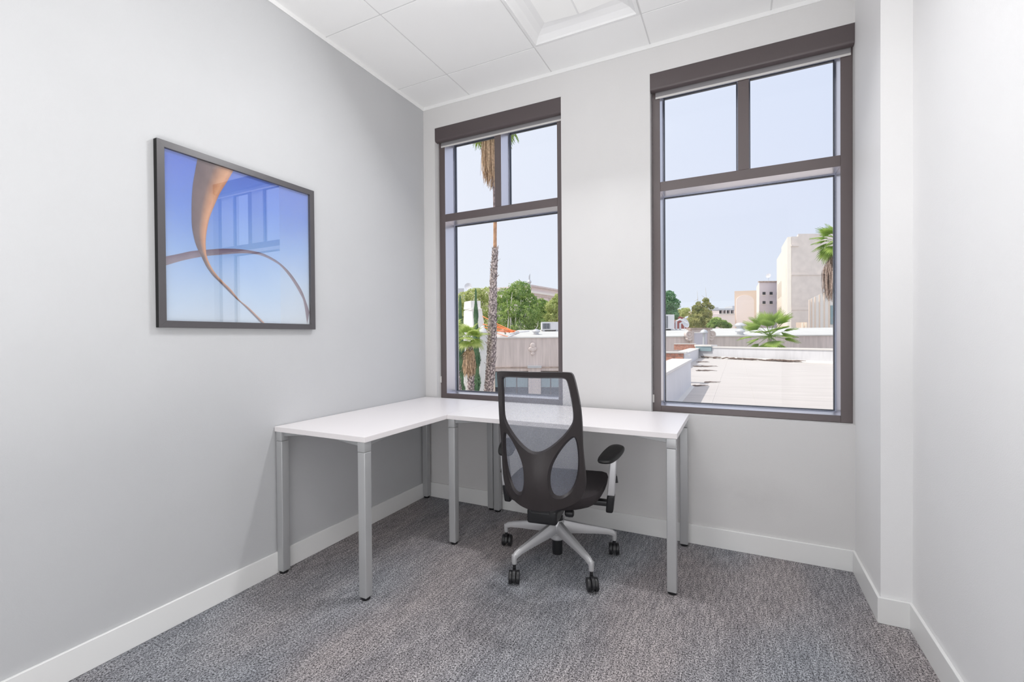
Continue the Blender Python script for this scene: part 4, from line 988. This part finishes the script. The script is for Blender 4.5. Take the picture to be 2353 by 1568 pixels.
frus(1066, 1100, 752, 1064, 1100, None, 34.2, 2.0, 'tower_base', M_tallw, .3)
q = DX(1107, 27, 0); 
pw = building('gate_pier', 'pale square gate pier with cap directly left of the tall palm trunk', None, tuple(DX(1108, 27, GZ)))
wall_panel(1101, 1118.5, 766, None, 27, .45, 'pier_shaft', M_pilaster, pw); wall_panel(1099, 1120.5, 763, 767, 26.95, .55, 'pier_cap', M_cope, pw)
k = MB().lathe([(.26, 0), (.22, .12), (.1, .3), (0, .38)], (q.x + Fh.x * .25, q.y + Fh.y * .25, DZ(1107, 763, 27)), 14); sub(k, 'pier_dome', M_pilaster, pw, smooth=True)
wall_panel(1135.5, 1141, 762, 768, 28.5, .3, 'corner_cap', M_cope, sb)
for o_ in tw.children: o_.data.materials[0] = M_tower
cables = empty('canopy_cables', tuple(DX(1150, 32, 0)), label='fan of orange canopy cables between white tower and pale roof', cat='cable')
for k_, (u0, v0, u1, v1) in enumerate([(1108, 727, 1184, 763), (1109, 745, 1180, 760), (1110, 752, 1192, 763), (1137, 747, 1186, 762), (1136, 759, 1178, 763), (1138, 750, 1190, 762), (1120, 757, 1168, 774)]):
    A_, B_ = D(u0, v0, 33.6), D(u1, v1, 30.8); mid_ = (A_ + B_) / 2 - Vector((0, 0, .05))
    sub(MB().tube([A_, mid_, B_], .035 if k_ < 6 else .02, 6), 'cable', M_orange, cables)
for (u0, v0, u1, v1) in ((1166, 775, 1192, 765), (1186, 764, 1215, 761), (1170, 768, 1184, 765)):
    sub(MB().tube([D(u0, v0, 30.6), D(u1, v1, 31)], .04, 6), 'strut', M_parw, cables)
sub(MB().lathe([(0, -.12), (.12, -.06), (.12, .06), (0, .12)], tuple(D(1186, 764, 30.7)), 10), 'hub', M_metal, cables)

# ---- broadleaf trees
def foliage(blobs, n, size, seed, flat=.8):
    rnd = random.Random(seed); m_ = MB(); tot = sum(b[1] ** 2 for b in blobs)
    for c, r in blobs:
        c = Vector(c)
        for _ in range(int(n * r * r / tot)):
            v = Vector((rnd.gauss(0, 1), rnd.gauss(0, 1), rnd.gauss(0, 1))).normalized()
            f = noise.noise(v * 2.2 + c * .7) * .55 + noise.noise(v * 6 + c) * .25
            p = c + Vector((v.x, v.y, v.z * flat)) * r * (rnd.uniform(.62, 1.0) ** .5 + f * .55)
            a = (v + Vector((rnd.gauss(0, .6), rnd.gauss(0, .6), rnd.gauss(0, .6)))).normalized()
            t_ = a.orthogonal().normalized(); t_ = (Matrix.Rotation(rnd.uniform(0, 6.28), 3, a) @ t_); b_ = a.cross(t_)
            s_ = size * rnd.uniform(.6, 1.3)
            m_.add([p - t_ * s_, p + b_ * s_ * .55 + a * s_ * .15, p + t_ * s_, p - b_ * s_ * .55 + a * s_ * .15], [(0, 1, 2, 3)])
    return m_
def tree(name, u, d, blobs, n, size, M, label, seed, branches=4, group=None):
    base = DX(u, d, GZ); t_ = empty(name, tuple(base), label=label, cat='tree', group=group)
    B_ = []
    for (bu, bv, br, dd) in blobs: B_.append((D(bu, bv, d + dd), br / FPX * d))
    f = foliage(B_, n, size, seed); fo = sub(f, 'foliage', M, t_); fo['kind'] = 'stuff'
    rnd = random.Random(seed); top = max(c.z for c, r in B_); cz = min(c.z for c, r in B_)
    lo = base + Vector((0, 0, 0)); fk = Vector((base.x, base.y, GZ + (cz - GZ) * .45))
    sub(MB().tube([lo, lo.lerp(fk, .5) + Vector((.05, 0, 0)), fk], [.26, .2, .17], 8), 'trunk', M_bark2, t_, smooth=True)
    for i in range(branches):
        c, r = B_[i % len(B_)]; e_ = c + Vector((rnd.uniform(-.5, .5) * r, rnd.uniform(-.3, .1) * r, r * .5)); m1 = fk.lerp(e_, .5) + Vector((rnd.uniform(-.3, .3), 0, .2))
        sub(MB().tube([fk, m1, e_], [.12, .08, .03], 6), 'branch', M_bark2, t_, smooth=True)
    return t_
bt_ = tree('broadleaf_tree', 1186, 44, [(1163, 683, 26, 0), (1192, 668, 27, -.5), (1212, 690, 22, 0), (1180, 712, 30, -1), (1212, 722, 30, -1), (1160, 735, 28, 0), (1195, 750, 30, -1), (1235, 752, 26, .5), (1148, 700, 20, 1)], 15000, .10, M_lf_mid, 'large bushy green tree right of the tall palm trunk, its top highest', 11, 9)
tree('broadleaf_tree', 1085, 50, [(1062, 690, 22, 0), (1090, 682, 24, 0), (1118, 678, 22, 0), (1072, 715, 26, 0), (1120, 712, 26, 0), (1100, 735, 28, 1), (1055, 740, 24, 0), (1130, 745, 26, 0), (1046, 700, 20, 1)], 11000, .12, M_lf_yel, 'yellow green tree left of the tall palm trunk behind the white tower', 12, 6)
tree('broadleaf_tree', 1243, 50, [(1240, 705, 22, 0), (1228, 725, 20, 0), (1252, 722, 20, 0)], 4500, .12, M_lf_mid, 'rounded dark green tree below the stone cornice in the left window', 13, 4)
tree('broadleaf_tree', 1276, 46, [(1274, 705, 22, 0), (1285, 690, 18, 0), (1268, 730, 20, 0), (1288, 725, 22, 0)], 5000, .11, M_lf_yel, 'light green tree above the air conditioner at the left window edge', 14, 4)
tree('broadleaf_tree', 1535, 58, [(1532, 683, 18, 0), (1545, 700, 17, 0), (1524, 700, 20, 0), (1540, 722, 18, 0), (1520, 730, 20, 0)], 6500, .13, M_lf_dark, 'bluish green tree at the left edge of the right window', 15, 3)
tree('broadleaf_tree', 1566, 82, [(1562, 722, 13, 0), (1574, 717, 12, 0), (1552, 726, 10, 0)], 2200, .15, M_lf_yel, 'low light green treetop behind the red brick house', 16, 2)
ot = tree('broadleaf_tree', 1608, 46, [(1604, 733, 24, 0), (1616, 722, 19, 0), (1595, 743, 18, -.5), (1624, 742, 18, -.5), (1600, 708, 11, 0), (1622, 700, 10, 0), (1634, 706, 6, 0), (1612, 714, 9, 0), (1604, 698, 6, 0), (1621, 690, 7, 0), (1597, 716, 8, 0)], 10000, .085, M_lf_olive, 'olive green tree with bare twigs on top beyond the scroll pediment', 17, 5)
for (u0, v0, u1, v1) in ((1603, 708, 1601, 668), (1622, 700, 1620, 660), (1622, 690, 1634, 681), (1621, 686, 1611, 679), (1602, 688, 1594, 692)):
    sub(MB().tube([D(u0, v0, 46), D((u0 + u1) / 2 + .6, (v0 + v1) / 2, 46), D(u1, v1, 46)], [.03, .02, .01], 5), 'bare_twig', M_bark2, ot)
tree('garden_shrub', 1652, 40.5, [(1645, 740, 13, 0), (1660, 745, 11, 0), (1672, 749, 8, 0), (1634, 748, 10, 0)], 3000, .09, M_lf_mid, 'low dark shrub right of the olive green tree', 18, 2)
for i_, (u0, v0, u1, v1) in enumerate([(1183, 762, 1190, 700), (1187, 762, 1196, 690), (1191, 760, 1212, 715), (1166, 758, 1164, 690), (1172, 760, 1176, 672), (1205, 758, 1216, 700), (1180, 762, 1172, 712), (1226, 762, 1236, 738)]):
    p0, p1 = D(u0, v0, 42.2), D(u1, v1, 42.4); pm = p0.lerp(p1, .5) + CR * (.12 if i_ % 2 else -.10)
    sub(MB().tube([p0, pm, p1], [.06, .045, .02], 6), 'branch', M_bark2, bt_, smooth=True)
# cypresses
def cypress(u, vtip, d, wpx, label, seed):
    base = DX(u, d, GZ); top = DZ(u, vtip, d); R_ = wpx / 2 / FPX * d; t_ = empty('cypress', tuple(base), label=label, cat='tree')
    rnd = random.Random(seed); m_ = MB(); Hh = top - GZ
    for _ in range(5200):
        f = rnd.random() ** .8; z = GZ + .3 + (Hh - .3) * f; g = 1 - f
        r_ = R_ * min(1.0, (g * 2.4) ** .75) * (1 + .25 * math.sin(z * 5 + seed)) * rnd.uniform(.6, 1.08); an = rnd.uniform(0, 6.283)
        p = Vector((base.x + r_ * math.cos(an), base.y + r_ * math.sin(an), z)); o_ = Vector((math.cos(an), math.sin(an), 0)); s_ = Vector((-math.sin(an), math.cos(an), 0)) * .03; L = rnd.uniform(.10, .2)
        m_.add([p - s_, p + s_, p + Vector((0, 0, L)) + o_ * .03], [(0, 1, 2)])
    m_.lathe([(0, GZ + .2), (R_ * .72, GZ + .5), (R_ * .75, GZ + Hh * .55), (R_ * .3, GZ + Hh * .85), (0, GZ + Hh * .97)], (base.x, base.y, 0), 10)
    fo = sub(m_, 'foliage', M_lf_cyp, t_); fo['kind'] = 'stuff'
    sub(MB().tube([base, base + Vector((0, 0, .8))], .07, 6), 'trunk', M_bark, t_)
cypress(1093, 669, 25, 16, 'narrow dark cypress in front of the white tower', 2)
cypress(1057, 684, 26, 17, 'narrow dark cypress at the left edge of the left window', 5)

# ---- palms
def frond_mesh(name, n=22, pet=.7, bl=.9, spread=150, droop=.35, cup=.25, seed=0, M=M_palm, width=1.0):
    """fan leaf: petiole along +X, pleated blades radiating from its end"""
    rnd = random.Random(seed); m_ = MB()
    m_.tube([(0, 0, 0), (pet * .5, 0, .02), (pet, 0, 0)], [.022, .016, .011], 5)
    hub_ = Vector((pet, 0, 0)); K = 4
    for i in range(n):
        a = math.radians(-spread / 2 + spread * i / (n - 1)) * 1.0; L = bl * (1 - .28 * abs(i / (n - 1) - .5) * 2) * rnd.uniform(.9, 1.05)
        d_ = Vector((math.cos(a), math.sin(a), cup * .6 * (abs(math.sin(a))))); d_.normalize(); s_ = Vector((-math.sin(a), math.cos(a), 0)); wd = width * L * math.radians(spread / n) * .50
        rows = []
        for k_ in range(K + 1):
            f = k_ / K; w_ = wd * min(1, f * 2.0) * (1 if f < .55 else (1 - (f - .55) / .45) * .96 + .04)
            c = hub_ + d_ * (L * f) - Vector((0, 0, droop * L * f ** 2.2 * (1 + rnd.uniform(-.1, .25))))
            rows.append((c - s_ * w_, c + Vector((0, 0, .012)) , c + s_ * w_))
        vs = [q for r_ in rows for q in r_]
        m_.add(vs, [(k_ * 3 + j, k_ * 3 + j + 1, k_ * 3 + j + 4, k_ * 3 + j + 3) for k_ in range(K) for j in (0, 1)])
    me = bpy.data.meshes.new(name); me.from_pydata(m_.v, [], m_.f); me.materials.append(M); return me
def crown(par, top, scale, count, meshes, seed, elev=(-35, 78), name='frond', rel=True):
    rnd = random.Random(seed)
    for i in range(count):
        o = bpy.data.objects.new(name, meshes[i % len(meshes)]); COL.objects.link(o); o.parent = par
        az = i * 2.39996 + rnd.uniform(-.2, .2); el = math.radians(elev[1] + (elev[0] - elev[1]) * ((i + .5) / count) ** .85 + rnd.uniform(-6, 6))
        o.matrix_local = Matrix.Translation(top) @ Matrix.Rotation(az, 4, 'Z') @ Matrix.Rotation(-el, 4, 'Y') @ Matrix.Rotation(rnd.uniform(-.4, .4), 4, 'X') @ Matrix.Scale(scale * rnd.uniform(.88, 1.08), 4)
def trunk_path(par, pts, rad, boots=0, seed=1, M=M_bark, bootM=M_boot, bs=.12):
    sub(MB().tube(pts, rad, 14), 'trunk', M, par, smooth=True)
    if boots:
        rnd = random.Random(seed); m_ = MB(); P0 = [Vector(p) for p in pts]
        seg = [(P0[i + 1] - P0[i]).length for i in range(len(P0) - 1)]; tot = sum(seg)
        for k_ in range(boots):
            s_ = tot * k_ / boots; i = 0
            while i < len(seg) - 1 and s_ > seg[i]: s_ -= seg[i]; i += 1
            f = s_ / seg[i]; c = P0[i].lerp(P0[i + 1], f); r_ = rad[i] * (1 - f) + rad[i + 1] * f
            an = k_ * 2.39996 + rnd.uniform(-.15, .15); o_ = Vector((math.cos(an), math.sin(an), 0)); sd_ = Vector((-math.sin(an), math.cos(an), 0)); L = bs * rnd.uniform(.7, 1.3); w_ = bs * .42; out = rnd.uniform(.15, .45) * bs * (2.6 if rnd.random() < .09 else 1)
            b0 = c + o_ * r_ * .92
            m_.add([b0 - sd_ * w_, b0 + sd_ * w_, b0 + sd_ * w_ * .5 + o_ * out + Vector((0, 0, L)), b0 - sd_ * w_ * .5 + o_ * out + Vector((0, 0, L)), b0 + o_ * out * .35 + Vector((0, 0, L * .2))],
                   [(0, 1, 4), (1, 2, 4), (2, 3, 4), (3, 0, 4), (0, 3, 2, 1)])
        bo_ = sub(m_, 'leaf_boots', bootM, par); bo_['kind'] = 'stuff'
def skirt(par, c, r0, r1, L, n, seed, M, name='dead_frond_skirt', clump=0):
    rnd = random.Random(seed); m_ = MB()
    for _ in range(n):
        an = rnd.uniform(0, 6.283); an = an if not clump else round(an / (6.283 / clump)) * 6.283 / clump + rnd.gauss(0, .22)
        o_ = Vector((math.cos(an), math.sin(an), 0)); s_ = Vector((-math.sin(an), math.cos(an), 0)) * .022 * rnd.uniform(.7, 1.5)
        f = rnd.uniform(0, .75); l_ = L * rnd.uniform(.25, .5); rr = (r0 + (r1 - r0) * min(1, f * 2.0)) * rnd.uniform(.7, 1.05) * (1 - max(0, f - .45) * .9)
        p = Vector(c) + o_ * rr - Vector((0, 0, L * f)); q = p + o_ * rnd.uniform(-.06, .05) - Vector((0, 0, l_)) + Vector((rnd.gauss(0, .04), rnd.gauss(0, .04), 0))
        m_.add([p - s_, p + s_, q + s_ * .4, q - s_ * .4], [(0, 1, 2, 3)])
    o = sub(m_, name, M, par); o['kind'] = 'stuff'; return o
fm_a = [frond_mesh('frond', 24, .75, .95, 165, .30, .25, s_, M_palm) for s_ in (1, 2, 3)]
fm_u = [frond_mesh('frond', 22, .80, .90, 130, .16, .30, s_, M_palm) for s_ in (11, 12, 13)]
fm_b = [frond_mesh('frond', 24, .55, .95, 170, .42, .2, s_, M_palmb) for s_ in (4, 5)]
fm_d = [frond_mesh('dead_frond', 14, .5, .8, 110, .9, .1, 6, M_thatch)]
# tall slim palm close to the left window
pts = [(1118, 1010), (1122, 900), (1127, 840), (1129.5, 780), (1131, 720), (1132, 680), (1133, 640), (1135.5, 600), (1136.5, 572)]
P1 = [D(u, v, 18) for u, v in pts]; P1[0].z = GZ
tp = empty('tall_palm', tuple(P1[0]), label='tall slim palm with rough grey brown trunk crossing the left window', cat='palm tree')
trunk_path(tp, P1, [.20, .18, .175, .175, .155, .14, .12, .11, .09], 900, 3, bs=.13)
P2 = [D(u, v, 18) for u, v in ((1136.5, 572), (1136.5, 545), (1136.8, 500), (1136, 440), (1133, 390), (1130, 340), (1128, 290), (1127, 255))]
sub(MB().tube(P2[:3], [.075, .07, .075], 10), 'upper_trunk', emat('palm_skin_orange', (.62, .36, .22), noise_amt=.3, scale=6), tp, smooth=True)
sub(MB().tube(P2[2:], [.075, .08, .10, .14, .17, .17], 10), 'upper_trunk', M_bark, tp, smooth=True)
skirt(tp, P2[-1] - Vector((0, 0, .05)), .20, .42, 2.5, 900, 5, M_thatch)
def crown_w(par, top, *a, **k): crown(par, Vector(top) - Vector(par.location), *a, **k)
crown_w(tp, P2[-1], .95, 26, fm_a, 9, (-60, 75)); crown_w(tp, P2[-1] - Vector((0, 0, .15)), 1.0, 9, fm_d, 12, (-82, -50), 'dead_frond')
# short bright palm behind it
c0 = D(1077, 778, 17.5)
sp_ = empty('short_palm', (c0.x, c0.y, GZ), label='short palm with bright lime fronds and tan skirt in the left window', cat='palm tree')
P3 = [Vector((c0.x, c0.y, GZ)), D(1081, 905, 17.5), D(1081, 850, 17.5), D(1078, 790, 17.5)]
trunk_path(sp_, P3, [.16, .13, .12, .10], 420, 6, bs=.11)
skirt(sp_, D(1077, 800, 17.5), .10, .26, .95, 700, 8, M_thatch)
crown_w(sp_, D(1076, 780, 17.5), .54, 17, fm_b, 15, (-30, 86)); crown_w(sp_, D(1077, 792, 17.5), .5, 6, fm_d, 4, (-75, -40), 'dead_frond')
# second trunk at the frame edge, its crown hidden behind the jamb
c1_ = D(1046, 905, 16)
lp_ = empty('leaning_palm', (c1_.x, c1_.y, GZ), label='leaning pale palm trunk beside the left jamb of the left window', cat='palm tree')
P4 = [Vector((c1_.x + .1, c1_.y, GZ)), D(1052, 905, 16), D(1047, 860, 16), D(1042, 810, 16), D(1036, 760, 16)]
trunk_path(lp_, P4, [.15, .13, .12, .11, .10], 420, 7, bs=.10)
crown_w(lp_, P4[-1], .36, 12, fm_b, 22, (-50, 75))
# young fan palm between the two roofs
c2_ = D(1768, 776, 26.5)
yp = empty('fan_palm', (c2_.x, c2_.y, GZ), label='spreading green fan palm between white parapet and stained wall, right window', cat='palm tree')
trunk_path(yp, [Vector((c2_.x, c2_.y, GZ)), Vector((c2_.x, c2_.y, -1.5)), c2_ - Vector((0, 0, .1))], [.15, .12, .09], 260, 9, bs=.16)
crown_w(yp, c2_ + Vector((0, 0, .1)), 1.0, 30, fm_u, 31, (-48, 82))
# palm at the right jamb of the right window
c3_ = D(1926, 556, 27.6)
rp_ = empty('skirted_palm', (c3_.x, c3_.y, GZ), label='tall palm with shaggy brown skirt at the right edge of right window', cat='palm tree')
trunk_path(rp_, [Vector((c3_.x, c3_.y, GZ)), Vector((c3_.x, c3_.y, 0)), c3_], [.3, .26, .2], 300, 14, bs=.16)
crown_w(rp_, c3_, .9, 26, fm_a, 41, (-50, 78))
skirt(rp_, c3_ - Vector((0, 0, .5)), .45, .9, 2.6, 1500, 21, M_thatchd, clump=7)
